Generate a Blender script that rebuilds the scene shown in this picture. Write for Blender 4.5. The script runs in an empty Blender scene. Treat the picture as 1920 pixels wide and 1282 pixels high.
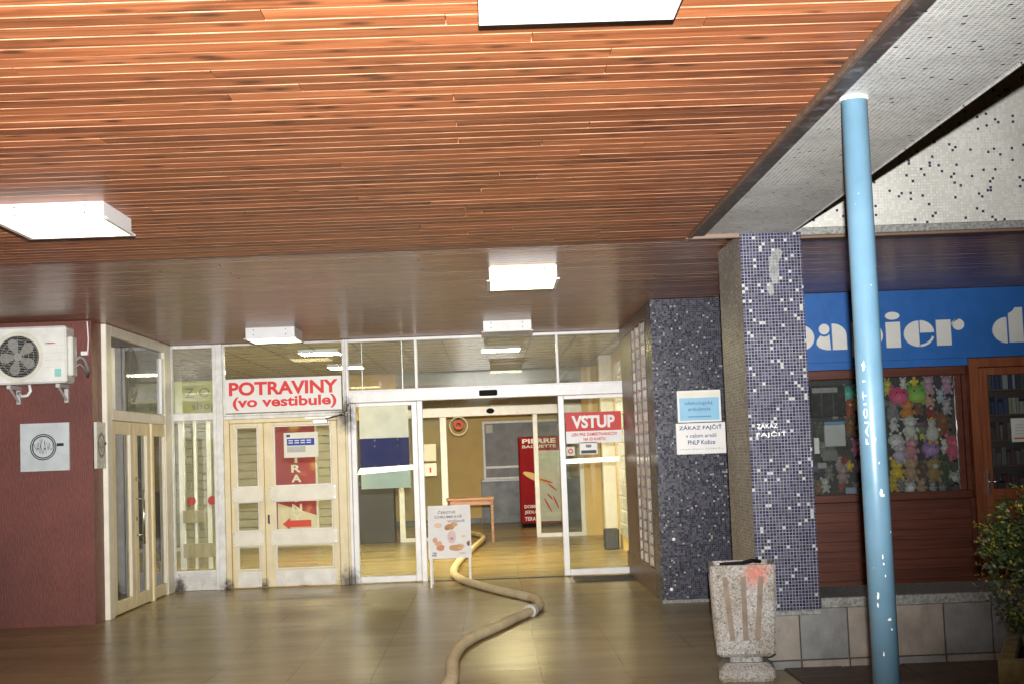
import bpy, bmesh, math, random
from mathutils import Vector, Matrix, Euler
random.seed(7)
R = math.radians
sc = bpy.context.scene
COL = sc.collection

# ------------------------------------------------------------ camera
YAW, PITCH, ROLL = R(1.01), R(4.39), R(2.15)
EYE = Vector((0, 0, 1.55))
fwd = Vector((math.sin(YAW)*math.cos(PITCH), math.cos(YAW)*math.cos(PITCH), math.sin(PITCH)))
rgt0 = Vector((math.cos(YAW), -math.sin(YAW), 0)); up0 = rgt0.cross(fwd)
rgt = rgt0*math.cos(ROLL) - up0*math.sin(ROLL)
up = up0*math.cos(ROLL) + rgt0*math.sin(ROLL)
cam = bpy.data.cameras.new('camera'); co = bpy.data.objects.new('camera', cam); COL.objects.link(co)
cam.sensor_width = 36; cam.lens = 36*2700/1920; cam.clip_start = .05; cam.clip_end = 400
# image x axis is tilted so that level lines rise to the right
rx = (rgt0*math.cos(ROLL) - up0*(math.sin(ROLL)*1)).normalized()
rx = (rgt0*math.cos(ROLL) + (-up0)*math.sin(ROLL)).normalized()
uy = rx.cross(fwd).normalized()
m = Matrix((rx, uy, -fwd)).transposed().to_4x4(); m.translation = EYE
co.matrix_world = m
sc.camera = co

# ------------------------------------------------------------ world: night
w = bpy.data.worlds.new('World'); sc.world = w; w.use_nodes = True
nt = w.node_tree; bg = nt.nodes['Background']
sky = nt.nodes.new('ShaderNodeTexSky'); sky.sky_type = 'NISHITA'; sky.sun_disc = False
sky.sun_elevation = R(-4); sky.sun_rotation = R(200)
nt.links.new(sky.outputs[0], bg.inputs[0]); bg.inputs[1].default_value = .015

# ------------------------------------------------------------ the camera's flash
fl = bpy.data.lights.new('camera_flash', 'SPOT'); fo = bpy.data.objects.new('camera_flash', fl); COL.objects.link(fo)
fl.energy = 11000; fl.color = (1, .985, .96); fl.shadow_soft_size = .022; fl.spot_size = R(68); fl.spot_blend = 1.0
fo.location = (.035, -.02, 1.77)
tgt = Vector((-1.4, 14, 4.7))
fo.rotation_euler = (tgt - Vector(fo.location)).to_track_quat('-Z', 'Y').to_euler()

sc.view_settings.view_transform = 'Standard'; sc.view_settings.look = 'None'
sc.view_settings.exposure = 0; sc.view_settings.gamma = 1
sc.render.engine = 'CYCLES'
sc.cycles.use_denoising = True
sc.cycles.max_bounces = 8; sc.cycles.diffuse_bounces = 4; sc.cycles.glossy_bounces = 5
sc.cycles.transparent_max_bounces = 24
sc.cycles.sample_clamp_indirect = 6

# ------------------------------------------------------------ materials
def nm(name):
    mt = bpy.data.materials.new(name); mt.use_nodes = True
    return mt, mt.node_tree, mt.node_tree.nodes, mt.node_tree.links, mt.node_tree.nodes['Principled BSDF']
def val(n, v):
    n.default_value = v
def col4(c): return (c[0], c[1], c[2], 1)
def ramp(N, L, src, stops, interp='LINEAR'):
    r = N.new('ShaderNodeValToRGB'); e = r.color_ramp; e.interpolation = interp
    while len(e.elements) < len(stops): e.elements.new(.5)
    for el, (p, c) in zip(e.elements, stops):
        el.position = p; el.color = col4(c) if len(c) == 3 else c
    L.new(src, r.inputs[0]); return r.outputs[0]
def math_(N, L, op, a, b=None, clamp=False):
    n = N.new('ShaderNodeMath'); n.operation = op; n.use_clamp = clamp
    for i, q in enumerate((a, b)):
        if q is None: continue
        if isinstance(q, (int, float)): n.inputs[i].default_value = q
        else: L.new(q, n.inputs[i])
    return n.outputs[0]
def mixc(N, L, f, a, b, mode='MIX'):
    n = N.new('ShaderNodeMix'); n.data_type = 'RGBA'; n.blend_type = mode
    for i, q in ((0, f), (6, a), (7, b)):
        if isinstance(q, (int, float)): n.inputs[i].default_value = q
        elif isinstance(q, tuple): n.inputs[i].default_value = col4(q)
        else: L.new(q, n.inputs[i])
    return n.outputs[2]
def noise(N, L, vec, scale, detail=4, rough=.55, mapping=None):
    if mapping:
        mp = N.new('ShaderNodeMapping'); mp.inputs['Scale'].default_value = mapping; L.new(vec, mp.inputs[0]); vec = mp.outputs[0]
    n = N.new('ShaderNodeTexNoise'); n.inputs['Scale'].default_value = scale; n.inputs['Detail'].default_value = detail
    n.inputs['Roughness'].default_value = rough; L.new(vec, n.inputs['Vector']); return n.outputs[0]
def bump(N, L, h, strength, dist, b):
    n = N.new('ShaderNodeBump'); n.inputs['Strength'].default_value = strength; n.inputs['Distance'].default_value = dist
    L.new(h, n.inputs['Height']); L.new(n.outputs[0], b.inputs['Normal'])
def pos(N): return N.new('ShaderNodeNewGeometry').outputs['Position']

def plain(name, c, rough=.5, metal=0, spec=.5, mottle=.12, scale=6, bmp=.0, grime=None, coat=0):
    """paint / plastic with slight unevenness, never perfectly flat"""
    mt, t, N, L, b = nm(name)
    p = pos(N)
    n1 = noise(N, L, p, scale, 5)
    lo = tuple(x*(1-mottle*1.6) for x in c); hi = tuple(min(1, x*(1+mottle)) for x in c)
    o = ramp(N, L, n1, [(.3, lo), (.7, hi)])
    if grime:
        g = noise(N, L, p, 9, 6, .7, (1, 1, .35))
        g = ramp(N, L, g, [(.52, (0, 0, 0)), (.75, (1, 1, 1))])
        o = mixc(N, L, math_(N, L, 'MULTIPLY', g, grime[1]), o, grime[0])
    L.new(o, b.inputs['Base Color'])
    rr = math_(N, L, 'MULTIPLY_ADD', noise(N, L, p, 14, 4), .25); N[-1].inputs[2].default_value = rough-.12
    L.new(rr, b.inputs['Roughness'])
    b.inputs['Metallic'].default_value = metal; b.inputs['Specular IOR Level'].default_value = spec
    b.inputs['Coat Weight'].default_value = coat
    if bmp: bump(N, L, noise(N, L, p, 60, 4), bmp, .004, b)
    return mt

def flat(name, c, rough=.6, spec=.3):
    mt, t, N, L, b = nm(name)
    b.inputs['Base Color'].default_value = col4(c); b.inputs['Roughness'].default_value = rough
    b.inputs['Specular IOR Level'].default_value = spec
    return mt

def emit(name, c, s):
    mt, t, N, L, b = nm(name)
    b.inputs['Base Color'].default_value = col4((.8, .8, .75)); b.inputs['Emission Color'].default_value = col4(c)
    b.inputs['Emission Strength'].default_value = s
    b.inputs['Roughness'].default_value = .5
    return mt

def wood(name, dark, light, knot, rough=.38, gl=(.55, 14, 14), knots=True, coat=.25, variety=.55, wear=.0):
    mt, t, N, L, b = nm(name)
    tc = N.new('ShaderNodeTexCoord').outputs['Object']
    oi = N.new('ShaderNodeObjectInfo').outputs['Random']
    off = N.new('ShaderNodeVectorMath'); off.operation = 'ADD'; L.new(tc, off.inputs[0])
    cm = N.new('ShaderNodeCombineXYZ')
    L.new(math_(N, L, 'MULTIPLY', oi, 37.3), cm.inputs[0]); L.new(math_(N, L, 'MULTIPLY', oi, 91.7), cm.inputs[2])
    L.new(cm.outputs[0], off.inputs[1]); v = off.outputs[0]
    g = noise(N, L, v, 3.2, 7, .6, gl)
    g2 = noise(N, L, v, 1.4, 3, .5, (gl[0]*.8, gl[1]*.5, gl[2]*.5))
    base = ramp(N, L, g, [(.32, dark), (.62, light)])
    tone = ramp(N, L, g2, [(.35, (.72, .62, .55)), (.65, (1.0, 1.0, 1.0))])
    base = mixc(N, L, .8, base, tone, 'MULTIPLY')
    per = N.new('ShaderNodeHueSaturation')
    L.new(base, per.inputs['Color'])
    vv = math_(N, L, 'MULTIPLY_ADD', oi, variety); N[-1].inputs[2].default_value = 1-variety*.5
    L.new(vv, per.inputs['Value']); base = per.outputs[0]
    if knots:
        mp = N.new('ShaderNodeMapping'); mp.inputs['Scale'].default_value = (4.2, 10.5, 10.5); L.new(v, mp.inputs[0])
        vo = N.new('ShaderNodeTexVoronoi'); vo.inputs['Scale'].default_value = 1.0; L.new(mp.outputs[0], vo.inputs['Vector'])
        k = ramp(N, L, vo.outputs['Distance'], [(.12, (1, 1, 1)), (.33, (0, 0, 0))])
        kn = ramp(N, L, noise(N, L, v, 2.2, 2), [(.40, (0, 0, 0)), (.47, (1, 1, 1))])
        base = mixc(N, L, math_(N, L, 'MULTIPLY', k, math_(N, L, 'MULTIPLY', kn, .85)), base, knot)
        st = ramp(N, L, noise(N, L, v, 1.1, 5, .6, (.9, 3, 3)), [(.56, (0, 0, 0)), (.70, (1, 1, 1))])
        base = mixc(N, L, math_(N, L, 'MULTIPLY', st, .75), base, tuple(x*.9 for x in knot))
    if wear:
        wr = ramp(N, L, noise(N, L, pos(N), 1.6, 8, .75, (1, 3, 1)), [(.62, (0, 0, 0)), (.72, (1, 1, 1))])
        base = mixc(N, L, math_(N, L, 'MULTIPLY', wr, wear), base, (.55, .45, .38))
    L.new(base, b.inputs['Base Color'])
    rr = math_(N, L, 'MULTIPLY_ADD', g, .2); N[-1].inputs[2].default_value = rough-.1
    L.new(rr, b.inputs['Roughness']); b.inputs['Coat Weight'].default_value = coat; b.inputs['Coat Roughness'].default_value = .22
    bump(N, L, g, .25, .002, b)
    return mt

def mosaic(name, axes, size, colors, odd, oddfrac, grout, gw=.16, rough=.22, stain=None, gbump=.5):
    """small square tiles: colors = ramp of the usual tiles, odd = the scattered other tiles"""
    mt, t, N, L, b = nm(name)
    sp = N.new('ShaderNodeSeparateXYZ'); L.new(pos(N), sp.inputs[0])
    cb = N.new('ShaderNodeCombineXYZ'); L.new(sp.outputs[axes[0]], cb.inputs[0]); L.new(sp.outputs[axes[1]], cb.inputs[1])
    sv = N.new('ShaderNodeVectorMath'); sv.operation = 'SCALE'; sv.inputs['Scale'].default_value = 1/size; L.new(cb.outputs[0], sv.inputs[0])
    fl_ = N.new('ShaderNodeVectorMath'); fl_.operation = 'FLOOR'; L.new(sv.outputs[0], fl_.inputs[0])
    fr = N.new('ShaderNodeVectorMath'); fr.operation = 'FRACTION'; L.new(sv.outputs[0], fr.inputs[0])
    wn = N.new('ShaderNodeTexWhiteNoise'); wn.noise_dimensions = '3D'; L.new(fl_.outputs[0], wn.inputs['Vector'])
    ad = N.new('ShaderNodeVectorMath'); ad.operation = 'ADD'; L.new(fl_.outputs[0], ad.inputs[0]); ad.inputs[1].default_value = (31.7, 5.3, 9.1)
    wn2 = N.new('ShaderNodeTexWhiteNoise'); wn2.noise_dimensions = '3D'; L.new(ad.outputs[0], wn2.inputs['Vector'])
    # odd tiles cluster a little
    cl = noise(N, L, fl_.outputs[0], .33, 1)
    thr = math_(N, L, 'MULTIPLY', math_(N, L, 'ADD', cl, .6), oddfrac*.9)
    isodd = math_(N, L, 'LESS_THAN', wn2.outputs['Value'], thr)
    n = len(colors)
    c = ramp(N, L, wn.outputs['Value'], [(i/n, q) for i, q in enumerate(colors)], 'CONSTANT')
    c = mixc(N, L, isodd, c, odd)
    fs = N.new('ShaderNodeSeparateXYZ'); L.new(fr.outputs[0], fs.inputs[0])
    mx = math_(N, L, 'MAXIMUM', math_(N, L, 'ABSOLUTE', math_(N, L, 'SUBTRACT', fs.outputs[0], .5)), math_(N, L, 'ABSOLUTE', math_(N, L, 'SUBTRACT', fs.outputs[1], .5)))
    gm = math_(N, L, 'GREATER_THAN', mx, .5-gw/2)
    gc = mixc(N, L, ramp(N, L, noise(N, L, pos(N), 2.5, 5), [(.35, (0, 0, 0)), (.65, (1, 1, 1))]), tuple(x*.62 for x in grout), grout)
    c = mixc(N, L, gm, c, gc)
    if stain:
        s = ramp(N, L, noise(N, L, pos(N), 1.2, 7, .65), [(.55, (0, 0, 0)), (.78, (1, 1, 1))])
        c = mixc(N, L, math_(N, L, 'MULTIPLY', s, stain[1]), c, stain[0])
    L.new(c, b.inputs['Base Color'])
    L.new(math_(N, L, 'MAXIMUM', math_(N, L, 'MULTIPLY', gm, .9), math_(N, L, 'MULTIPLY_ADD', wn.outputs['Value'], .2)), b.inputs['Roughness'])
    N[-1].inputs[1].default_value = .3
    for q in N:
        if q.type == 'MATH' and q.operation == 'MULTIPLY_ADD': q.inputs[1].default_value = .2; q.inputs[2].default_value = rough
    hh = math_(N, L, 'SUBTRACT', 1.0, math_(N, L, 'SMOOTH_MIN', gm, 1.0))
    # each tile is set at its own slight angle
    bump(N, L, math_(N, L, 'ADD', hh, math_(N, L, 'MULTIPLY', math_(N, L, 'MULTIPLY', fs.outputs[0], wn2.outputs['Value']), .35)), gbump, .0016, b)
    return mt

def glass(name, tint=(.93, .97, .95), refl=1.0, dirt=.035, rough=.015, ior=1.5):
    mt, t, N, L, b = nm(name); N.remove(b)
    out = [q for q in N if q.type == 'OUTPUT_MATERIAL'][0]
    tr = N.new('ShaderNodeBsdfTransparent'); tr.inputs[0].default_value = col4(tint)
    gl = N.new('ShaderNodeBsdfGlossy'); gl.inputs['Roughness'].default_value = rough; gl.inputs[0].default_value = (refl, refl, refl, 1)
    fr = N.new('ShaderNodeFresnel'); fr.inputs[0].default_value = ior
    mx = N.new('ShaderNodeMixShader'); L.new(fr.outputs[0], mx.inputs[0]); L.new(tr.outputs[0], mx.inputs[1]); L.new(gl.outputs[0], mx.inputs[2])
    df = N.new('ShaderNodeBsdfDiffuse'); df.inputs[0].default_value = (.55, .55, .52, 1)
    d = ramp(N, L, noise(N, L, pos(N), 1.7, 7, .7, (1, 1, .5)), [(.3, (dirt*.4,)*3), (.8, (dirt*2.4,)*3)])
    m2 = N.new('ShaderNodeMixShader'); L.new(d, m2.inputs[0]); L.new(mx.outputs[0], m2.inputs[1]); L.new(df.outputs[0], m2.inputs[2])
    L.new(m2.outputs[0], out.inputs[0])
    return mt

M = {}
M['pine'] = wood('varnished_pine', (.20, .062, .022), (.41, .145, .056), (.045, .018, .010), rough=.52, coat=.06, variety=.6)
M['pine'].node_tree.nodes['Principled BSDF'].inputs['Specular IOR Level'].default_value = .3
M['pine_far'] = wood('far_varnished_pine', (.21, .076, .038), (.33, .130, .068), (.08, .033, .018), rough=.36, coat=.22, variety=.35)  # far boards: duller tone with a glossier coat
M['pine_far'].node_tree.nodes['Principled BSDF'].inputs['Specular IOR Level'].default_value = .38
M['pine_far'].node_tree.nodes['Principled BSDF'].inputs['Coat Roughness'].default_value = .18
M['pine_edge'] = plain('highlit_board_edge', (.34, .165, .095), .45, mottle=.35, scale=5, grime=((.12, .05, .03), .6))  # pale chamfer colour carries the highlight line along each board joint
M['pine_far_edge'] = plain('highlit_far_board_edge', (.30, .17, .11), .45, mottle=.4, scale=4, grime=((.06, .03, .02), .8))  # far chamfers paler too, their highlight painted into the edge colour
M['pine_trim'] = wood('trim_wood', (.12, .07, .05), (.22, .14, .10), (.08, .05, .03), rough=.55, knots=False, coat=0)
M['dark_board'] = plain('dark_fascia_paint', (.060, .046, .042), .5, grime=((.45, .43, .45), .45), mottle=.25, scale=4)
M['soffit'] = mosaic('grey_white_mosaic', (0, 1), .0235, [(.46, .47, .45), (.40, .41, .395), (.50, .505, .49), (.36, .365, .36), (.44, .45, .44)], (.03, .03, .05), .016, (.86, .86, .84), .17, .35, stain=((.30, .30, .29), .4))
M['fascia'] = mosaic('white_mosaic', (0, 2), .0215, [(.52, .51, .46), (.47, .46, .42), (.56, .55, .51), (.49, .48, .43)], (.02, .02, .055), .035, (.66, .65, .62), .15, .3)
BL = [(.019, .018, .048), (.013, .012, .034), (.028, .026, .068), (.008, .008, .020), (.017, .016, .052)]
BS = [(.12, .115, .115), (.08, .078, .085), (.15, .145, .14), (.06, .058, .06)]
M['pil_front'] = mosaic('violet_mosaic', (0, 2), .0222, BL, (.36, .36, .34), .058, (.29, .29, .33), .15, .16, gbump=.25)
M['pil_side'] = mosaic('violet_mosaic_side_sheen', (1, 2), .0222, BS, (.40, .40, .36), .08, (.50, .47, .42), .22, .3, stain=((.30, .26, .20), .5))  # side tiles and grout lightened, grazing sheen put into the colour
BD = [(.013, .012, .032), (.02, .018, .044), (.009, .008, .02), (.017, .014, .04)]
M['wall_front'] = mosaic('dark_violet_mosaic', (0, 2), .0205, BD, (.28, .28, .27), .034, (.10, .10, .11), .16, .16, gbump=.08)
M['wall_side'] = mosaic('dark_violet_mosaic_side', (1, 2), .0205, BD, (.28, .28, .27), .05, (.20, .19, .17), .22, .2)
M['white'] = plain('white_aluminium_paint', (.78, .78, .77), .35, mottle=.06, grime=((.42, .38, .32), .25))
M['oldwhite'] = plain('flaking_white_paint', (.72, .72, .70), .5, mottle=.1, scale=9, bmp=.3, grime=((.30, .22, .16), .55))
M['lampwhite'] = plain('lamp_housing_enamel', (.70, .70, .70), .4, mottle=.03, grime=((.5, .5, .5), .15))
M['lampdark'] = flat('lamp_rim_shadow_side', (.10, .095, .07), .6)
M['diffuser'] = emit('lit_lamp_diffuser', (1, .86, .44), 9)
M['diffuser_in'] = emit('lit_ceiling_panel', (1, .86, .46), 165)
M['diffuser_hall'] = emit('lit_hall_panel', (1, .80, .38), 28)
M['diffuser_off'] = plain('unlit_lamp_diffuser', (.42, .44, .42), .3, mottle=.05)
M['glass'] = glass('window_glass', dirt=.030, tint=(.96, .985, .97))
M['glass_t'] = glass('transom_glass', dirt=.085, tint=(.88, .90, .88), ior=1.8)
M['glass_shop'] = glass('shop_glass', tint=(.90, .92, .91), dirt=.015)
M['steel'] = plain('brushed_steel', (.5, .5, .48), .3, metal=1, mottle=.05)
M['black'] = flat('black_plastic', (.010, .010, .010), .7, .1)
M['darkgrey'] = flat('dark_grey', (.05, .05, .052), .5)
M['rubber'] = flat('grey_pipe', (.25, .25, .24), .5)
M['red'] = flat('sign_red', (.62, .045, .04), .5)
M['textred'] = flat('lettering_red', (.68, .035, .035), .5)
M['blacktext'] = flat('lettering_black', (.02, .02, .025), .5)
M['greytext'] = flat('lettering_grey', (.22, .20, .20), .5)
M['bluetext'] = flat('lettering_blue', (.03, .07, .22), .5)
M['signwhite'] = plain('sign_white', (.74, .73, .71), .4, mottle=.03)
M['paper'] = plain('paper', (.74, .72, .62), .6, mottle=.04)
M['signlight'] = plain('pale_blue_sign', (.20, .46, .66), .4, mottle=.05)
M['signblue'] = plain('blue_shop_fascia', (.018, .125, .42), .38, mottle=.07, scale=3)
M['letterwhite'] = plain('fascia_letter_white', (.70, .70, .67), .45, mottle=.04)
M['navy'] = plain('navy_board', (.010, .014, .13), .7, mottle=.05, spec=.08)
M['yellowsign'] = plain('yellow_sign', (.62, .60, .12), .4, mottle=.06)
M['mahog'] = wood('mahogany_stained_wood', (.090, .020, .008), (.135, .033, .013), (.04, .012, .008), rough=.42, gl=(.8, 16, 16), knots=False, coat=.15, variety=.25)
M['mahog2'] = wood('orange_stained_wood', (.20, .055, .018), (.29, .090, .030), (.08, .02, .01), rough=.42, gl=(14, 14, .8), knots=False, coat=.2, variety=.15)
M['tablewood'] = wood('worn_pine_table', (.34, .17, .10), (.50, .30, .20), (.2, .1, .06), rough=.5, knots=True, coat=0)
M['redmach'] = plain('vending_red', (.30, .010, .016), .6, mottle=.06, spec=.12)
M['baguette'] = flat('print_baguette', (.78, .52, .16), .4)
M['marble'] = plain('grey_marble_dado', (.22, .23, .25), .3, mottle=.35, scale=2.4)
M['yellowwall'] = plain('yellow_wall_paint', (.74, .54, .22), .6, mottle=.05, scale=2)
M['blind'] = plain('grey_window_blind', (.30, .30, .32), .4, mottle=.12, scale=5)
M['ceilint'] = plain('ceiling_panel', (.52, .49, .40), .7, mottle=.1, scale=9)
M['granite'] = plain('grey_granite', (.22, .22, .205), .6, mottle=.35, scale=45, bmp=.3, grime=((.08, .075, .07), .5))
M['slabs'] = plain('plinth_tile', (.25, .215, .18), .6, mottle=.16, scale=7, bmp=.25, grime=((.09, .08, .07), .6))
M['slabg'] = plain('plinth_tile_grey', (.18, .18, .175), .6, mottle=.18, scale=7, bmp=.25, grime=((.08, .075, .07), .6))
M['mortar'] = plain('mortar', (.12, .095, .08), .9)
M['planter'] = plain('mossy_concrete', (.20, .19, .09), .85, mottle=.3, scale=14, bmp=.6, grime=((.06, .07, .03), .5))
M['soil'] = plain('soil', (.035, .02, .015), .95, mottle=.4, scale=20, bmp=.8)
M['hose'] = None
M['dots'] = flat('red_marker', (.40, .02, .012), .4)
M['terra'] = None

def rust(N, L, c):
    p = pos(N)
    for (q, r) in (((-1.79, 18.0, 2.10), .17), ((-1.80, 18.0, .0), .17), ((-2.86, 18.0, .0), .09), ((-3.3, 18.0, .0), .09), ((-3.9, 18.0, .05), .10), ((-2.35, 18.0, .0), .07)):
        mp = N.new('ShaderNodeVectorMath'); mp.operation = 'MULTIPLY'; L.new(p, mp.inputs[0]); mp.inputs[1].default_value = (1, .4, .62)
        vm = N.new('ShaderNodeVectorMath'); vm.operation = 'DISTANCE'; L.new(mp.outputs[0], vm.inputs[0]); vm.inputs[1].default_value = (q[0], q[1]*.4, q[2]*.62)
        d = math_(N, L, 'MULTIPLY_ADD', noise(N, L, p, 16, 5, .7), .20); N[-1].inputs[2].default_value = -.11
        d = math_(N, L, 'ADD', vm.outputs['Value'], d)
        k = ramp(N, L, math_(N, L, 'DIVIDE', d, r), [(.25, (1, 1, 1)), (.95, (0, 0, 0))])
        c = mixc(N, L, math_(N, L, 'MULTIPLY', k, .93), c, (.035, .016, .010))
    return c
def cream():
    mt, t, N, L, b = nm('yellowed_cream_paint')
    p = pos(N)
    c = ramp(N, L, noise(N, L, p, 5, 5), [(.3, (.66, .55, .32)), (.7, (.76, .66, .42))])
    g = ramp(N, L, noise(N, L, p, 10, 6, .7, (1, 1, .3)), [(.55, (0, 0, 0)), (.8, (1, 1, 1))])
    c = mixc(N, L, math_(N, L, 'MULTIPLY', g, .4), c, (.25, .17, .09))
    c = rust(N, L, c)
    L.new(c, b.inputs['Base Color']); b.inputs['Roughness'].default_value = .42
    bump(N, L, noise(N, L, p, 50, 4), .2, .003, b)
    return mt
M['cream'] = cream()
for k_ in ('white', 'oldwhite', 'kick'):
    t_ = M.get(k_)
    if t_:
        N_, L_ = t_.node_tree.nodes, t_.node_tree.links; b_ = N_['Principled BSDF']
        src = b_.inputs['Base Color'].links[0].from_socket; L_.new(rust(N_, L_, src), b_.inputs['Base Color'])
M['creamplate'] = plain('cream_plate', (.74, .70, .58), .4, mottle=.06, grime=((.4, .32, .2), .3))
M['kick'] = plain('scuffed_kick_plate', (.72, .70, .64), .4, mottle=.1, grime=((.35, .22, .12), .5))

def redwall():
    mt, t, N, L, b = nm('ribbed_red_render')
    p = pos(N)
    n1 = noise(N, L, p, 95, 5, .65, (1, 1, .16))
    n2 = noise(N, L, p, 1.3, 5, .6)
    c = ramp(N, L, n1, [(.3, (.11, .026, .018)), (.7, (.19, .048, .035))])
    c = mixc(N, L, .8, c, ramp(N, L, n2, [(.3, (.55, .5, .5)), (.65, (1, 1, 1))]), 'MULTIPLY')
    L.new(c, b.inputs['Base Color']); b.inputs['Roughness'].default_value = .6
    bump(N, L, n1, .9, .006, b)
    return mt
M['redwall'] = redwall()
M['redpaint'] = plain('red_brown_paint', (.17, .042, .022), .5, mottle=.12)
M['brownwall'] = plain('brown_paint', (.12, .045, .028), .4, mottle=.2, grime=((.3, .25, .2), .2))

def floormat():
    mt, t, N, L, b = nm('wet_terrazzo')
    p = pos(N)
    sp = N.new('ShaderNodeSeparateXYZ'); L.new(p, sp.inputs[0])
    n1 = noise(N, L, p, 1.3, 6, .62, (.35, 1.5, 1)); n2 = noise(N, L, p, 90, 3)
    c = ramp(N, L, n1, [(.3, (.225, .165, .068)), (.5, (.30, .23, .10)), (.72, (.40, .31, .15))])
    c = mixc(N, L, .35, c, ramp(N, L, n2, [(.35, (.4, .4, .4)), (.65, (1.3, 1.3, 1.3))]), 'MULTIPLY')
    L.new(c, b.inputs['Base Color'])
    b.inputs['Specular IOR Level'].default_value = .27
    b.inputs['Roughness'].default_value = .27
    # slab joints, nearly filled with grime
    jx = math_(N, L, 'LESS_THAN', math_(N, L, 'ABSOLUTE', math_(N, L, 'SUBTRACT', math_(N, L, 'FRACT', math_(N, L, 'MULTIPLY', sp.outputs[0], 1/.6)), .5)), .005)
    jy = math_(N, L, 'LESS_THAN', math_(N, L, 'ABSOLUTE', math_(N, L, 'SUBTRACT', math_(N, L, 'FRACT', math_(N, L, 'MULTIPLY', sp.outputs[1], 1/.6)), .5)), .008)
    j_ = math_(N, L, 'MAXIMUM', jx, jy)
    L.new(mixc(N, L, math_(N, L, 'MULTIPLY', j_, .45), c, (.05, .04, .025)), b.inputs['Base Color'])
    bump(N, L, noise(N, L, p, 45, 3, .5, (.5, 1.6, 1)), .05, .002, b)
    return mt
M['floor'] = floormat()

def hosemat():
    mt, t, N, L, b = nm('woven_canvas_hose')
    tc = pos(N)
    wv = noise(N, L, tc, 220, 2); n1 = noise(N, L, tc, 5, 5)
    c = ramp(N, L, n1, [(.3, (.72, .58, .35)), (.7, (.88, .76, .51))])
    L.new(mixc(N, L, .4, c, ramp(N, L, wv, [(.3, (.6, .6, .6)), (.7, (1.1, 1.1, 1.1))]), 'MULTIPLY'), b.inputs['Base Color'])
    b.inputs['Roughness'].default_value = .75; bump(N, L, wv, .6, .003, b)
    return mt
M['hose'] = hosemat()

def concrete():
    mt, t, N, L, b = nm('exposed_aggregate')
    p = pos(N)
    n1 = N.new('ShaderNodeTexVoronoi'); n1.inputs['Scale'].default_value = 110; L.new(p, n1.inputs['Vector'])
    c = ramp(N, L, n1.outputs['Color'], [(.1, (.13, .125, .115)), (.35, (.30, .29, .275)), (.6, (.42, .41, .40)), (.9, (.22, .20, .175))])
    g = ramp(N, L, noise(N, L, p, 5, 6, .6), [(.35, (.65, .58, .46)), (.62, (1, 1, 1))])
    c = mixc(N, L, .75, c, g, 'MULTIPLY')
    # smear of red paint under the rim
    vm = N.new('ShaderNodeVectorMath'); vm.operation = 'DISTANCE'; L.new(p, vm.inputs[0]); vm.inputs[1].default_value = (1.71, 9.5, .70)
    d = math_(N, L, 'ADD', vm.outputs['Value'], math_(N, L, 'MULTIPLY', noise(N, L, p, 22, 5, .7), .16))
    k = ramp(N, L, d, [(.10, (1, 1, 1)), (.19, (0, 0, 0))])
    c = mixc(N, L, math_(N, L, 'MULTIPLY', k, .75), c, (.50, .12, .07))
    L.new(c, b.inputs['Base Color']); b.inputs['Roughness'].default_value = .85
    bump(N, L, n1.outputs['Distance'], .7, .004, b)
    return mt
M['aggregate'] = concrete()
M['groove'] = plain('smooth_groove_cement', (.19, .145, .11), .8, mottle=.15, scale=12)

def polemat():
    mt, t, N, L, b = nm('chipped_blue_pole_paint')
    p = pos(N)
    c = ramp(N, L, noise(N, L, p, 3, 5), [(.3, (.085, .17, .24)), (.7, (.115, .22, .305))])
    sp = N.new('ShaderNodeSeparateXYZ'); L.new(p, sp.inputs[0])
    # greener towards the foot
    lowm = ramp(N, L, math_(N, L, 'ADD', sp.outputs[2], math_(N, L, 'MULTIPLY', noise(N, L, p, 6, 4), .6)), [(.3, (1, 1, 1)), (1.0, (0, 0, 0))])
    # drips and scuffs
    c = mixc(N, L, math_(N, L, 'MULTIPLY', lowm, .28), c, (.10, .20, .22))
    ch = ramp(N, L, noise(N, L, p, 26, 5, .6), [(.735, (0, 0, 0)), (.745, (1, 1, 1))])
    c = mixc(N, L, ch, c, (.75, .76, .74))
    gr = ramp(N, L, noise(N, L, p, 8, 6, .7), [(.60, (0, 0, 0)), (.70, (1, 1, 1))])
    c = mixc(N, L, math_(N, L, 'MULTIPLY', gr, .35), c, (.03, .16, .18))
    L.new(c, b.inputs['Base Color']); b.inputs['Roughness'].default_value = .38
    bump(N, L, noise(N, L, p, 14, 5), .15, .004, b)
    return mt
M['pole'] = polemat()

def glassbrick():
    mt, t, N, L, b = nm('frosted_glass_brick')
    p = pos(N)
    oi = N.new('ShaderNodeObjectInfo').outputs['Random']
    c = ramp(N, L, oi, [(0, (.50, .51, .47)), (1, (.86, .87, .82))])
    L.new(c, b.inputs['Base Color']); b.inputs['Roughness'].default_value = .16
    b.inputs['Specular IOR Level'].default_value = .9; b.inputs['Coat Weight'].default_value = .6; b.inputs['Coat Roughness'].default_value = .1
    bump(N, L, noise(N, L, p, 16, 3, .5), .55, .012, b)
    return mt
M['gbrick'] = glassbrick()

def leafmat(name, a, c2):
    mt, t, N, L, b = nm(name)
    c = ramp(N, L, noise(N, L, pos(N), 18, 3), [(.35, a), (.65, c2)])
    L.new(c, b.inputs['Base Color']); b.inputs['Roughness'].default_value = .5
    return mt
M['leaf'] = leafmat('dark_green_leaf', (.022, .045, .014), (.045, .080, .02))
M['leaf2'] = leafmat('yellow_tipped_leaf', (.20, .20, .03), (.34, .30, .05))
M['stem'] = plain('bark', (.07, .045, .03), .9, mottle=.3)

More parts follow.
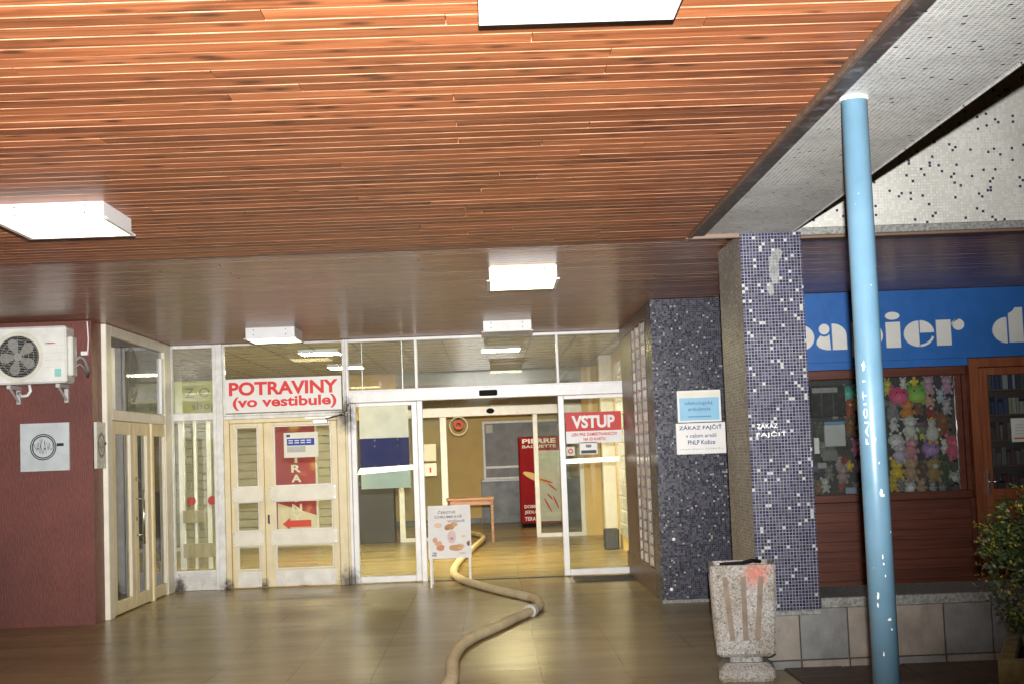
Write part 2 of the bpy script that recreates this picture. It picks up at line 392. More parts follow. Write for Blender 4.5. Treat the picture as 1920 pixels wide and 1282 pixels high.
def banner():
    mt, t, N, L, b = nm('red_and_yellow_banner_print')
    p = pos(N)
    c = ramp(N, L, noise(N, L, p, 1.6, 3, .5), [(.46, (.30, .008, .015)), (.60, (.36, .02, .015)), (.70, (.62, .34, .05))])
    L.new(c, b.inputs['Base Color']); b.inputs['Roughness'].default_value = .35
    return mt
M['banner'] = banner()
for k_ in ('marble', 'blind', 'yellowwall'): M[k_].node_tree.nodes['Principled BSDF'].inputs['Specular IOR Level'].default_value = .15
_pl = {}
def plushmat(c):
    k = tuple(round(x, 3) for x in c)
    if k not in _pl:
        mt, t, N, L, b = nm('plush_fabric')
        L.new(ramp(N, L, noise(N, L, pos(N), 40, 4), [(.3, tuple(x*.65 for x in c)), (.7, c)]), b.inputs['Base Color'])
        b.inputs['Roughness'].default_value = .9; b.inputs['Sheen Weight'].default_value = .3
        bump(N, L, noise(N, L, pos(N), 160, 3), .6, .004, b)
        _pl[k] = mt
    return _pl[k]
_fm = {}
def fm(c, r=.5):
    k = (tuple(c), r)
    if k not in _fm: _fm[k] = plain('painted_surface', c, r, mottle=.08)
    return _fm[k]

# ------------------------------------------------------------ mesh helpers
def wloc(o):
    v = Vector((0, 0, 0))
    while o is not None: v += o.location; o = o.parent
    return v
class MB:
    def __init__(s): s.v = []; s.f = []; s.mi = []; s.m = 0
    def add(s, vs, fs):
        n = len(s.v); s.v += [tuple(q) for q in vs]; s.f += [tuple(i+n for i in q) for q in fs]; s.mi += [s.m]*len(fs); return s
    def box(s, x0, x1, y0, y1, z0, z1, c=0.0):
        if x0 > x1: x0, x1 = x1, x0
        if y0 > y1: y0, y1 = y1, y0
        if z0 > z1: z0, z1 = z1, z0
        c = min(c, (x1-x0)*.45, (y1-y0)*.45, (z1-z0)*.45)
        if c <= 0:
            return s.add([(x0, y0, z0), (x1, y0, z0), (x1, y1, z0), (x0, y1, z0), (x0, y0, z1), (x1, y0, z1), (x1, y1, z1), (x0, y1, z1)],
                         [(0, 3, 2, 1), (4, 5, 6, 7), (0, 1, 5, 4), (1, 2, 6, 5), (2, 3, 7, 6), (3, 0, 4, 7)])
        bm = bmesh.new(); bmesh.ops.create_cube(bm, size=1)
        for v in bm.verts: v.co = Vector((x0+(v.co.x+.5)*(x1-x0), y0+(v.co.y+.5)*(y1-y0), z0+(v.co.z+.5)*(z1-z0)))
        bmesh.ops.bevel(bm, geom=bm.edges[:], offset=c, segments=1, affect='EDGES', profile=.5)
        return s.bm(bm)
    def bm(s, bm, mat=None):
        if mat is not None: bm.transform(mat)
        bm.verts.index_update(); s.add([v.co for v in bm.verts], [[v.index for v in f.verts] for f in bm.faces]); bm.free(); return s
    def ball(s, c, r, sub=2, sc=(1, 1, 1)):
        bm = bmesh.new(); bmesh.ops.create_icosphere(bm, subdivisions=sub, radius=1)
        for v in bm.verts: v.co = Vector((c[0]+v.co.x*r*sc[0], c[1]+v.co.y*r*sc[1], c[2]+v.co.z*r*sc[2]))
        return s.bm(bm)
    def tube(s, pts, r, n=10, caps=True, rs=None):
        pts = [Vector(p) for p in pts]; rings = []
        prev = None
        for i, p in enumerate(pts):
            t = (pts[min(i+1, len(pts)-1)]-pts[max(i-1, 0)]).normalized()
            if prev is None:
                a = Vector((0, 0, 1)) if abs(t.z) < .9 else Vector((1, 0, 0)); u = t.cross(a).normalized()
            else: u = (prev-t*prev.dot(t)).normalized()
            prev = u; v_ = t.cross(u); rr = rs[i] if rs else r
            rings.append([p+u*math.cos(2*math.pi*k/n)*rr+v_*math.sin(2*math.pi*k/n)*rr for k in range(n)])
        vs = [q for g in rings for q in g]; fs = []
        for i in range(len(rings)-1):
            for k in range(n): fs.append((i*n+k, i*n+(k+1) % n, (i+1)*n+(k+1) % n, (i+1)*n+k))
        if caps: fs.append(tuple(range(n))[::-1]); fs.append(tuple((len(rings)-1)*n+k for k in range(n)))
        return s.add(vs, fs)
    def disc(s, c, r, axis='Y', n=32, sx=1.0, r0=0.0):
        """flat disc or ring facing -Y (axis Y) or +X (axis X)"""
        vs = []; fs = []
        def P(a, rr):
            u = math.cos(a)*rr*sx; w_ = math.sin(a)*rr
            return (c[0]+u, c[1], c[2]+w_) if axis == 'Y' else (c[0], c[1]+u, c[2]+w_)
        if r0 <= 0:
            vs = [P(2*math.pi*k/n, r) for k in range(n)]; fs = [tuple(range(n))]
        else:
            for k in range(n): vs += [P(2*math.pi*k/n, r), P(2*math.pi*k/n, r0)]
            for k in range(n): j = (k+1) % n; fs.append((2*k, 2*j, 2*j+1, 2*k+1))
        return s.add(vs, fs)
    def build(s, name, mat, parent=None, smooth=False, loc=None, kind=None):
        off = wloc(parent) if parent else Vector((0, 0, 0))
        ol = Vector(loc) if loc is not None else None
        base = ol if ol is not None else (off if parent else Vector((0, 0, 0)))
        me = bpy.data.meshes.new(name); me.from_pydata([tuple(Vector(v)-base) for v in s.v], [], s.f)
        for mm in (mat if isinstance(mat, (list, tuple)) else [mat]): me.materials.append(mm)
        me.polygons.foreach_set('material_index', s.mi)
        if smooth: me.polygons.foreach_set('use_smooth', [True]*len(me.polygons))
        me.update()
        o = bpy.data.objects.new(name, me); COL.objects.link(o)
        if parent: o.parent = parent; o.location = base-off
        else: o.location = base
        if kind: o['kind'] = kind
        return o

def thing(name, label, cat, loc=(0, 0, 0), group=None):
    o = bpy.data.objects.new(name, None); COL.objects.link(o); o.location = loc; o.empty_display_size = .1
    o['label'] = label; o['category'] = cat; o['kind'] = 'thing'
    if group: o['group'] = group
    return o
def tag(o, label, cat, group=None):
    o['label'] = label; o['category'] = cat; o['kind'] = 'thing'
    if group: o['group'] = group
    return o
def struct(o): o['kind'] = 'structure'; return o
def inst(name, mesh_obj, loc, parent=None, rot=None, scale=None, mat=None):
    o = bpy.data.objects.new(name, mesh_obj.data); COL.objects.link(o)
    if parent: o.parent = parent; o.location = Vector(loc)-wloc(parent)
    else: o.location = loc
    if rot: o.rotation_euler = rot
    if scale: o.scale = scale
    if mat:
        o.material_slots[0].link = 'OBJECT'; o.material_slots[0].material = mat
    return o

def text(s, fit, mat, parent, plane='Y', d=0.0, bold=.0, mirror=False, name='lettering', keep=False, spacing=1.0):
    """s set into the rectangle fit=(u0,u1,z0,z1); plane 'Y' faces -Y at y=d, 'X' faces +X at x=d, 'V' runs up a pole facing -Y"""
    cu = bpy.data.curves.new('t', 'FONT'); cu.body = s; cu.size = 1; cu.offset = bold; cu.resolution_u = 4; cu.align_x = 'CENTER'
    cu.space_character = spacing
    to = bpy.data.objects.new('t', cu); COL.objects.link(to)
    dg = bpy.context.evaluated_depsgraph_get(); me = bpy.data.meshes.new_from_object(to.evaluated_get(dg))
    bpy.data.objects.remove(to); bpy.data.curves.remove(cu)
    xs = [v.co.x for v in me.vertices]; ys = [v.co.y for v in me.vertices]
    x0, x1, y0, y1 = min(xs), max(xs), min(ys), max(ys)
    u0, u1, z0, z1 = fit; b = MB(); vs = []
    for v in me.vertices:
        fx = (v.co.x-x0)/(x1-x0); fy = (v.co.y-y0)/(y1-y0)
        if mirror: fx = 1-fx
        if plane == 'Y': vs.append((u0+fx*(u1-u0), d, z0+fy*(z1-z0)))
        elif plane == 'X': vs.append((d, u0+fx*(u1-u0), z0+fy*(z1-z0)))
        else: vs.append((u0+(1-fy)*(u1-u0), d, z0+fx*(z1-z0)))
    b.add(vs, [tuple(p.vertices) for p in me.polygons]); bpy.data.meshes.remove(me)
    return b.build(name, mat, parent)

# ============================================================ SETTING
floor = MB().box(-14, 14, -12, 40, -.3, 0).build('floor', M['floor']); struct(floor)

# ------------------------------------------------------------ timber ceilings
def plank_mesh(length, wd, ch=.007, th=.02):
    """one profiled board, underside at z=0, long edges chamfered; near edge is -Y"""
    prof = [(-wd/2+.0015, th), (-wd/2+.0015, ch*.85), (-wd/2+ch, 0), (wd/2-ch*.5, 0), (wd/2-.0015, ch*.5), (wd/2-.0015, th)]
    b = MB(); n = len(prof); vs = []
    for x in (-length/2, length/2): vs += [(x, y, z) for y, z in prof]
    fs = [(i, i+1, n+i+1, n+i) for i in range(n-1)]+[(n-1, 0, n, 2*n-1), tuple(range(n))[::-1], tuple(range(n, 2*n))]
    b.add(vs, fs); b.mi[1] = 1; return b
def ceiling(name, x0, x1, y0, y1, z, wd, mat, seglen, ends=None):
    slab = MB().box(x0, x1, y0, y1, z+.045, z+.30).build(name, M['dark_board']); struct(slab)
    cache = {}; y = y0+wd/2; rnd = random.Random(int(z*100)+int(y0*10))
    while y < y1-wd*.3:
        x = x0; first = True
        while x < x1-.05:
            L_ = rnd.choice(seglen) if not first else rnd.choice(seglen)*rnd.choice((.4, .7, 1))
            first = False
            L_ = round(L_, 1)
            if x+L_ > x1-.6: L_ = x1-x
            k = round(L_, 2)
            if k not in cache:
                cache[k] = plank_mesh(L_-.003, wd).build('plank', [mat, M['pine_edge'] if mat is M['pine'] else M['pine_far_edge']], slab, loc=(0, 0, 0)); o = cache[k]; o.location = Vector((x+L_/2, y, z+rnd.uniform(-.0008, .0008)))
            else:
                o = inst('plank', cache[k], (x+L_/2, y, z+rnd.uniform(-.0008, .0008)), slab)
            o.rotation_euler = (rnd.uniform(-.0025, .0025)*(3 if mat is M['pine_far'] else 1), 0, 0)
            x += L_
        y += wd
    return slab
ceiling('canopy_ceiling', -7.2, 1.44, 2.6, 10.32, 3.02, .1185, M['pine'], [2.2, 3.1, 4.0, 4.9])
ceiling('entrance_ceiling', -7.0, 9.0, 10.34, 18.3, 3.045, .1185, M['pine_far'], [5.0, 6.5, 8.0])
# edge between the two ceilings and along the canopy
b = MB(); b.box(-7.2, 1.44, 10.322, 10.338, 3.02, 3.3); b.build('ceiling_joint_trim', M['dark_board'])['kind'] = 'structure'

cs = MB().box(1.552, 2.17, 2.6, 9.99, 3.021, 3.32, .0).build('canopy_beam', M['soffit']); struct(cs)
MB().box(1.468, 1.552, 2.6, 9.99, 3.008, 3.30, .003).build('fascia_board', M['dark_board'], cs)
MB().box(1.441, 1.468, 2.6, 10.0, 2.995, 3.30, .004).build('edge_trim', M['pine_trim'], cs)
MB().box(2.1705, 2.178, 2.6, 10.0, 3.014, 3.36, .001).build('drip_edge', M['soffit'], cs)
MB().box(1.441, 1.80, 9.992, 10.03, 2.99, 3.3, .003).build('end_trim', M['pine_trim'], cs)

uf = struct(MB().box(2.20, 9.0, 10.2, 10.45, 3.075, 6.5).build('upper_wall', M['fascia']))
MB().box(2.20, 9.0, 10.18, 10.34, 3.02, 3.075, .004).build('ledge', M['granite'], uf)
MB().box(2.20, 9.0, 10.19, 10.33, 2.998, 3.019, .003).build('ledge_trim', M['pine_trim'], uf)
# roof over everything keeps the night out
struct(MB().box(-7.2, 2.17, 2.6, 19, 3.40, 3.6).build('roof', M['granite']))

# ------------------------------------------------------------ mosaic pillar
pl = MB(); pl.box(1.80, 2.232, 10.0, 10.95, .40, 3.02)
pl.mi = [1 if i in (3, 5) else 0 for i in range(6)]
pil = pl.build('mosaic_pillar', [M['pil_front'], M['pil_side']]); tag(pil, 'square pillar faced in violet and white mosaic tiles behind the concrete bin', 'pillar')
text('ZÁKAZ', (1.855, 2.00, 1.655, 1.695), M['letterwhite'], pil, d=9.997, bold=.01, name='stencilled_lettering', spacing=1.1)
text('FAJČIŤ', (1.85, 2.06, 1.59, 1.635), M['letterwhite'], pil, d=9.997, bold=.01, name='stencilled_lettering', spacing=1.1)
def smear(parent, pts, y):
    b = MB()
    for (x, z, r_, s_) in pts:
        n = 14; vs = [(x+math.cos(2*math.pi*k/n)*r_*s_*random.uniform(.6, 1.1), y, z+math.sin(2*math.pi*k/n)*r_*random.uniform(.7, 1.1)) for k in range(n)]
        b.add(vs, [tuple(range(n))])
    return b
M['smear'] = glass('dried_limewash', tint=(1, 1, 1), refl=.0, dirt=.32)
sm = smear(pil, [(2.03, 2.80, .10, .42), (2.035, 2.72, .08, .5), (2.06, 2.86, .05, .9), (2.0, 2.62, .05, .55)], 9.998)
sm.build('limewash_smear', M['smear'], pil)

# ------------------------------------------------------------ signs wall block
wb = MB(); wb.box(1.665, 2.9, 14.5, 15.06, 0, 3.04); wb.mi = [1 if i in (3, 5) else 0 for i in range(6)]
sw = wb.build('mosaic_wall', [M['wall_front'], M['wall_side']]); tag(sw, 'dark violet mosaic wall block carrying two small signs', 'wall')
MB().box(1.66, 2.95, 14.488, 14.5, 0, .03).build('skirting', M['granite'], sw)
for (x, z) in ((1.755, .135), (1.80, .63)):
    MB().disc((x, 14.497, z), .016, n=16).build('metal_stud', M['signwhite'], sw)

# side wall with glass bricks, X = 1.665 from Y 15.06 to 18.0
gw = thing('glass_brick_wall', 'side wall of glass bricks between brown posts, right of the sliding doors', 'wall', (1.70, 16.5, 0))
MB().box(1.668, 1.9, 15.06, 18.2, 0, .28, .004).build('sill_wall', M['brownwall'], gw)
MB().box(1.668, 1.9, 15.06, 18.2, 2.90, 3.04, .004).build('head_wall', M['brownwall'], gw)
MB().box(1.672, 1.9, 16.58, 17.99, .281, 2.899, .003).build('end_wall', M['brownwall'], gw)
for py_ in (15.062, 15.60, 16.14, 16.53): MB().box(1.660, 1.72, py_, py_+.045, .28, 2.9, .004).build('post', M['brownwall'], gw)
MB().box(1.735, 1.86, 15.11, 16.55, .285, 2.895).build('mortar_bed', M['mortar'], gw)
gb = None
def pillow(x, y, z, wy, hz):
    h1, h2 = wy/2-.006, hz/2-.006; b = MB(); vs = []
    for d, q, qz in ((.062, 0, 0), (.045, .0, 0), (.018, .035, .006), (.0, .085, .016)):
        for (sy, sz) in ((-1, -1), (1, -1), (1, 1), (-1, 1)): vs.append((x+d, y+sy*(h1-min(q, h1*.75)), z+sz*(h2-qz)))
    fs = [(a*4+k, a*4+(k+1) % 4, a*4+4+(k+1) % 4, a*4+4+k) for a in range(3) for k in range(4)]+[(12, 13, 14, 15), (3, 2, 1, 0)]
    b.add(vs, fs); return b
for (ya, yb) in ((15.11, 15.598), (15.648, 16.136), (16.19, 16.525)):
    nb = 2; wy = (yb-ya)/nb
    for i in range(nb):
        for k in range(22):
            hz = 2.61/22
            c = (1.664, ya+wy*(i+.5), .285+hz*(k+.5))
            if gb is None or abs(gb['wy']-wy) > .004:
                gb = pillow(*c, wy, hz).build('glass_brick', M['gbrick'], gw, loc=c); gb['wy'] = wy
            else: inst('glass_brick', gb, (c[0]+random.uniform(-.002, .002), c[1], c[2]), gw, rot=(0, 0, random.uniform(-.03, .03)))
for o in bpy.data.objects:
    if 'wy' in o: del o['wy']

# ------------------------------------------------------------ red wall at left
rw = MB(); rw.box(-8, -3.995, 14.58, 14.95, 0, 3.04); rw.mi = [1 if i == 3 else 0 for i in range(6)]
red = rw.build('red_wall', [M['redwall'], M['redpaint']]); tag(red, 'ribbed dark red wall at the left, behind the air conditioner', 'wall')
MB().box(-8, -7.9, 2, 14.5, 0, 3.3).build('left_boundary_wall', M['redwall'])['kind'] = 'structure'

# ============================================================ LAMPS
def lamp(x0, x1, y0, y1, zb, h, lit, label, inner=False):
    t = thing('ceiling_lamp', label, 'ceiling lamp', ((x0+x1)/2, (y0+y1)/2, zb), 'square box lamps under the timber ceiling' if not inner else 'panel lamps in the lobby ceiling')
    b = MB(); i = .022
    b.box(x0+i, x1-i, y0+i, y0+i+.008, zb+.012, zb+h); b.box(x0+i, x1-i, y1-i-.008, y1-i, zb+.012, zb+h)
    b.box(x0+i, x0+i+.008, y0+i+.009, y1-i-.009, zb+.012, zb+h); b.box(x1-i-.008, x1-i, y0+i+.009, y1-i-.009, zb+.012, zb+h)
    b.build('housing', M['lampwhite'], t)
    b = MB(); f = .03
    b.box(x0, x1, y0, y0+f, zb, zb+.011, .002); b.box(x0, x1, y1-f, y1, zb, zb+.011, .002)
    b.box(x0, x0+f, y0+f+.001, y1-f-.001, zb, zb+.011, .002); b.box(x1-f, x1, y0+f+.001, y1-f-.001, zb, zb+.011, .002)
    b.build('rim', M['lampwhite'], t)
    MB().box(x0+f+.001, x1-f-.001, y0+f+.001, y1-f-.001, zb+.002, zb+.008).build('diffuser', (M['diffuser_in' if y0 < 27 else 'diffuser_hall'] if inner else M['diffuser']) if lit else M['diffuser_off'], t)
    if not inner:
        for (u, v) in ((.16, .3), (.16, .78), (.82, .3), (.82, .78)):
            MB().disc((x0+i+(x1-x0-2*i)*u, y0+i-.001, zb+.012+(h-.012)*v), .006, n=8).build('screw', M['darkgrey'], t)
    return t
ZB = 2.92
lamp(.012, .640, 3.90, 4.54, ZB, .10, True, 'large overexposed box lamp cut by the top edge of the view')
lamp(-2.70, -2.07, 7.90, 8.56, ZB, .10, True, 'lit box lamp seen from below above the red wall, cut by the left edge')
lamp(.018, .605, 11.45, 12.15, ZB, .118, True, 'lit box lamp with a yellow diffuser hanging right of the view centre')
lamp(-.055, .535, 16.25, 16.90, ZB, .125, False, 'unlit grey box lamp just in front of the transom window')
lamp(-2.71, -2.12, 16.05, 16.75, ZB, .125, True, 'small lit box lamp above the red lettered white sign')
lamp(-2.65, -2.05, 20.0, 20.6, 3.035, .05, True, 'lit lobby lamp panel nearest the left transom glass', True)
lamp(-2.62, -2.02, 23.3, 23.9, 3.035, .05, True, 'second lit lobby lamp panel, farther in on the left', True)
lamp(-.10, .50, 20.6, 21.2, 3.035, .05, True, 'lit lobby lamp panel behind the middle transom pane', True)
lamp(.3, .9, 28.3, 28.9, 2.80, .05, True, 'lit lamp panel beyond the inner doors', True)
lamp(-2.6, -2.0, 28.3, 28.9, 2.80, .05, True, 'lit lamp panel beyond the inner doors at the left', True)

# ============================================================ FACADE
Y = 18.05
def frame_rect(b, x0, x1, z0, z1, wd, y0, y1, c=.004, wb=None, wt=None):
    wb = wb or wd; wt = wt or wd
    b.box(x0, x0+wd, y0, y1, z0, z1, c); b.box(x1-wd, x1, y0, y1, z0, z1, c)
    b.box(x0+wd+.0005, x1-wd-.0005, y0+.001, y1-.001, z0, z0+wb, c); b.box(x0+wd+.0005, x1-wd-.0005, y0+.001, y1-.001, z1-wt, z1, c)
def pane(x0, x1, z0, z1, parent, y=Y+.03, mat=None):
    return MB().box(x0, x1, y, y+.006, z0, z1).build('pane', mat or M['glass'], parent)

# corner + narrow fixed window
nw = thing('fixed_window', 'narrow tall fixed window with a ribbed kick panel in the corner of the glazed front', 'window', (-3.7, Y, 0))
b = MB(); b.box(-3.995, -3.945, Y-.02, Y+.06, 0, 3.04, .004); b.box(-3.445, -3.40, Y-.02, Y+.06, .0, 3.04, .004)
b.box(-3.9445, -3.4455, Y-.015, Y+.05, 2.10, 2.195, .008); b.box(-3.9445, -3.4455, Y-.015, Y+.05, 3.0, 3.04, .004); b.box(-3.9445, -3.4455, Y-.015, Y+.05, .215, .245, .004)
b.build('frame', M['oldwhite'], nw)
MB().box(-3.40, -3.315, Y-.045, Y+.07, 0, 3.04, .006).build('post', M['oldwhite'], nw)
pane(-3.9445, -3.4455, 2.196, 2.999, nw, mat=M['glass_t']); pane(-3.9445, -3.4455, .246, 2.099, nw)
b = MB()
for k in range(11): b.box(-3.944, -3.446, Y-.012-.004*(k % 2), Y+.04, .004+k*.0192, .004+(k+1)*.0192-.002, .002)
b.build('ribbed_kick_panel', M['oldwhite'], nw)

# transom + sign over the cream doors
tw = thing('transom_window', 'clear transom pane above the cream double door', 'window', (-2.55, Y, 2.15))
b = MB(); frame_rect(b, -3.314, -1.80, 2.14, 3.035, .022, Y-.02, Y+.05, .003); b.build('frame', M['oldwhite'], tw)
pane(-3.291, -1.823, 2.163, 3.012, tw, mat=M['glass'])
sg = thing('shop_sign', 'white sign with red letters POTRAVINY (vo vestibule) above the cream doors', 'sign', (-2.56, Y-.03, 2.18))
MB().box(-3.285, -1.835, Y-.045, Y-.022, 2.172, 2.595, .002).build('board', M['signwhite'], sg)
text('POTRAVINY', (-3.235, -1.875, 2.385, 2.555), M['textred'], sg, d=Y-.047, bold=.035)
text('(vo vestibule)', (-3.19, -1.90, 2.20, 2.37), M['textred'], sg, d=Y-.047, bold=.03)
MB().box(-3.314, -1.80, Y-.02, Y+.05, 2.095, 2.138, .006).build('rail', M['oldwhite'], tw)
MB().box(-1.80, -1.775, Y-.06, Y+.07, 2.15, 3.04, .004).build('post', M['oldwhite'], tw)

# cream double doors
dd = thing('double_door', 'cream double door with wide push bars and a small blue notice', 'door', (-2.55, Y, 0))
b = MB(); b.box(-3.314, -3.245, Y-.03, Y+.05, 0, 2.093, .006); b.box(-1.905, -1.80, Y-.035, Y+.05, 0, 2.093, .006); b.box(-3.2445, -1.9055, Y-.02, Y+.05, 2.045, 2.093, .004)
b.build('frame', M['cream'], dd)
def leaf(x0, x1, g0, g1, nb):
    lf = MB(); y0, y1 = Y-.012, Y+.035
    lf.box(x0, g0, y0, y1, .012, 2.04, .004); lf.box(g1, x1, y0, y1, .012, 2.04, .004)
    for (za, zb) in ((.012, .225), (.53, .70), (1.07, 1.245), (2.0, 2.04)):
        lf.box(g0+.0005, g1-.0005, y0+.001, y1-.001, za, zb, .003)
    o = lf.build('door_leaf', M['cream'], dd)
    for (za, zb) in ((.226, .529), (.701, 1.069), (1.246, 1.999)):
        MB().box(g0+.001, g1-.001, Y+.012, Y+.018, za, zb).build('pane', M['glass'], o)
        fr = MB(); frame_rect(fr, g0+.001, g1-.001, za+.001, zb-.001, .014, y0-.006, y0+.012, .002); fr.build('bead', M['white'], o)
    for (za, zb) in ((.525, .705), (1.065, 1.25)):
        q = MB().box(g0-.055, g1+.06 if g1+.06 < x1+.03 else x1-.005, y0-.045, y0-.028, za, zb, .004); q.build('push_bar', M['creamplate'], o)
        bt = MB()
        for xx in (g0-.04, g1+.035):
            for zz in (za+.025, zb-.025):
                bt.tube([(xx, y0-.052, zz), (xx, y0, zz)], .009, 8)
        bt.build('bolt', M['steel'], o)
    MB().box(g0-.01, g1+.01, y0-.004, y0-.0005, .02, .205, .001).build('kick_plate', M['kick'], o)
    return o
leaf(-3.24, -2.828, -3.168, -2.895, 2)
l2 = leaf(-2.822, -1.91, -2.70, -1.985, 2)
MB().tube([(-2.775, Y-.03, .80), (-2.775, Y-.06, .80), (-2.775, Y-.06, .90)], .012, 8).build('handle', M['darkgrey'], l2)
cl = MB(); cl.box(-2.20, -2.02, Y-.075, Y-.014, 2.005, 2.055, .006); cl.box(-2.30, -1.93, Y-.05, Y-.04, 2.075, 2.09, .001); cl.tube([(-2.04, Y-.06, 2.06), (-1.86, Y-.05, 2.10), (-1.84, Y-.02, 2.11)], .012, 6)
cl.build('door_closer', M['steel'], dd)
nt_ = thing('notice', 'cream notice with a blue stripe stuck on the cream door glass', 'notice', (-2.34, Y-.02, 1.6))
MB().box(-2.57, -2.145, Y-.040, Y-.020, 1.595, 1.905, .003).build('board', M['paper'], nt_)
MB().box(-2.53, -2.19, Y-.0415, Y-.0405, 1.745, 1.83).build('blue_stripe', flat('notice_blue', (.02, .06, .36)), nt_)
MB().box(-2.53, -2.30, Y-.0415, Y-.0405, 1.66, 1.735).build('grey_block', fm((.42, .42, .38)), nt_)
MB().box(-2.535, -2.49, Y-.0415, Y-.0405, 1.85, 1.882).build('blue_stamp', M['bluetext'], nt_)
for k in range(2):
    b = MB(); 
    for j in range(4): b.box(-2.51+j*.075, -2.455+j*.075, Y-.0425, Y-.0417, 1.772+k*.028, 1.784+k*.028)
    b.build('printed_lines', M['signwhite'], nt_)
MB().box(-1.80, -1.772, Y-.03, Y+.06, 0, 2.094, .006).build('jamb', M['cream'], dd)

# aluminium sliding-door front
sf = thing('glazed_entrance', 'white aluminium entrance front with four transom panes and a header', 'entrance', (0, Y, 0))
b = MB()
b.box(-1.775, -1.745, Y-.03, Y+.09, 2.2, 3.04, .004)
b.box(1.700, 1.745, Y-.03, Y+.09, 2.2, 3.04, .004)
b.box(-1.7445, 1.6995, Y-.02, Y+.08, 3.005, 3.04, .004)
b.box(-.915, -.880, Y-.02, Y+.08, 2.405, 3.0045, .004)
b.box(.862, .892, Y-.02, Y+.08, 2.405, 3.0045, .004)
b.build('frame', M['white'], sf)
MB().box(-1.744, 1.744, Y-.06, Y+.10, 2.245, 2.40, .006).build('header', M['white'], sf)
MB().box(-1.744, 1.744, Y-.075, Y-.061, 2.378, 2.40, .003).build('header_lip', M['white'], sf)
MB().box(-.118, .110, Y-.095, Y-.0605, 2.272, 2.346, .012).build('door_sensor', M['black'], sf)
for (x0, x1) in ((-1.744, -.9155), (-.8795, .8615), (.8925, 1.6995)): pane(x0, x1, 2.405, 3.0045, sf, mat=M['glass_t'])
b = MB(); b.box(-1.772, -1.735, Y-.03, Y+.08, 0, 2.244, .004); b.box(1.745, 1.785, Y-.03, Y+.09, 0, 2.244, .004); b.box(1.745, 1.78, Y-.03, Y+.09, 2.2445, 3.04, .004)
b.build('side_post', M['white'], sf)
MB().box(1.775, 1.80, Y-.05, Y-.031, 1.0, 1.12, .004).build('key_switch', M['redpaint'], sf)
MB().box(.95, 1.75, Y-.9, Y-.25, .0, .012, .004).build('floor_mat', fm((.06, .055, .05), .8), sf)

def slider(x0, x1, g0, g1, label, y0, y1, gmat=None):
    t = thing('glass_slider', label, 'sliding door', ((x0+x1)/2, y0, 0), 'glass leaves of the sliding entrance')
    b = MB()
    b.box(x0, g0, y0, y1, .012, 2.24, .006); b.box(g1, x1, y0, y1, .012, 2.24, .006)
    b.box(g0+.0005, g1-.0005, y0+.002, y1-.002, .012, .088, .005); b.box(g0+.0005, g1-.0005, y0+.002, y1-.002, 2.195, 2.24, .004)
    b.build('frame', M['white'], t)
    MB().box(g0, g1, (y0+y1)/2-.004, (y0+y1)/2+.004, .089, 2.194).build('pane', M['glass'], t)
    for gx in (g0-.004, g1+.001): MB().box(gx, gx+.003, y0-.003, y0+.004, .09, 2.19).build('gasket', M['rubber'], t)
    return t
slider(-1.733, -.905, -1.665, -.975, 'left glass leaf of the sliding entrance, white and navy boards behind it', Y+.0, Y+.045)
MB().box(-.903, -.835, Y+.0, Y+.055, 0, 2.244, .006).build('door_post', M['white'], sf)
slider(.862, 1.743, .937, 1.700, 'right glass leaf of the sliding entrance with a red VSTUP sticker', Y-.055, Y-.005)
vs_ = thing('entry_sticker', 'white sticker with red VSTUP panel on the right sliding leaf', 'sticker', (1.3, Y-.04, 1.6))
MB().box(.950, 1.645, Y-.0365, Y-.0345, 1.640, 2.025).build('backing', M['signwhite'], vs_)
MB().box(.950, 1.645, Y-.0385, Y-.037, 1.79, 2.025).build('red_panel', M['red'], vs_)
text('VSTUP', (1.025, 1.565, 1.825, 1.985), M['signwhite'], vs_, d=Y-.0395, bold=.04)
text('LEN PRE ZAMESTNANCOV', (1.02, 1.59, 1.728, 1.768), M['textred'], vs_, d=Y-.0378, bold=.03)
text('NA ID KARTU', (1.165, 1.44, 1.668, 1.708), M['textred'], vs_, d=Y-.0378, bold=.03)
st = thing('round_logo_sticker', 'small square sticker with a red ring left of the camera notice on the right leaf', 'sticker', (.99, Y-.04, 1.5))
MB().box(.945, 1.05, Y-.0365, Y-.0345, 1.49, 1.60).build('backing', M['paper'], st)
MB().disc((.997, Y-.0372, 1.545), .032, r0=.016, n=20).build('ring', M['red'], st)
st = thing('camera_notice', 'small white and black notice under the red sticker on the right leaf', 'sticker', (1.22, Y-.04, 1.5))
MB().box(1.115, 1.335, Y-.0365, Y-.0345, 1.50, 1.65).build('backing', M['signwhite'], st)
MB().box(1.13, 1.32, Y-.0378, Y-.037, 1.51, 1.55).build('dark_strip', M['darkgrey'], st)
b = MB(); b.box(1.19, 1.26, Y-.0378, Y-.037, 1.585, 1.62); b.disc((1.225, Y-.038, 1.60), .02, n=12); b.build('camera_symbol', M['greytext'], st)

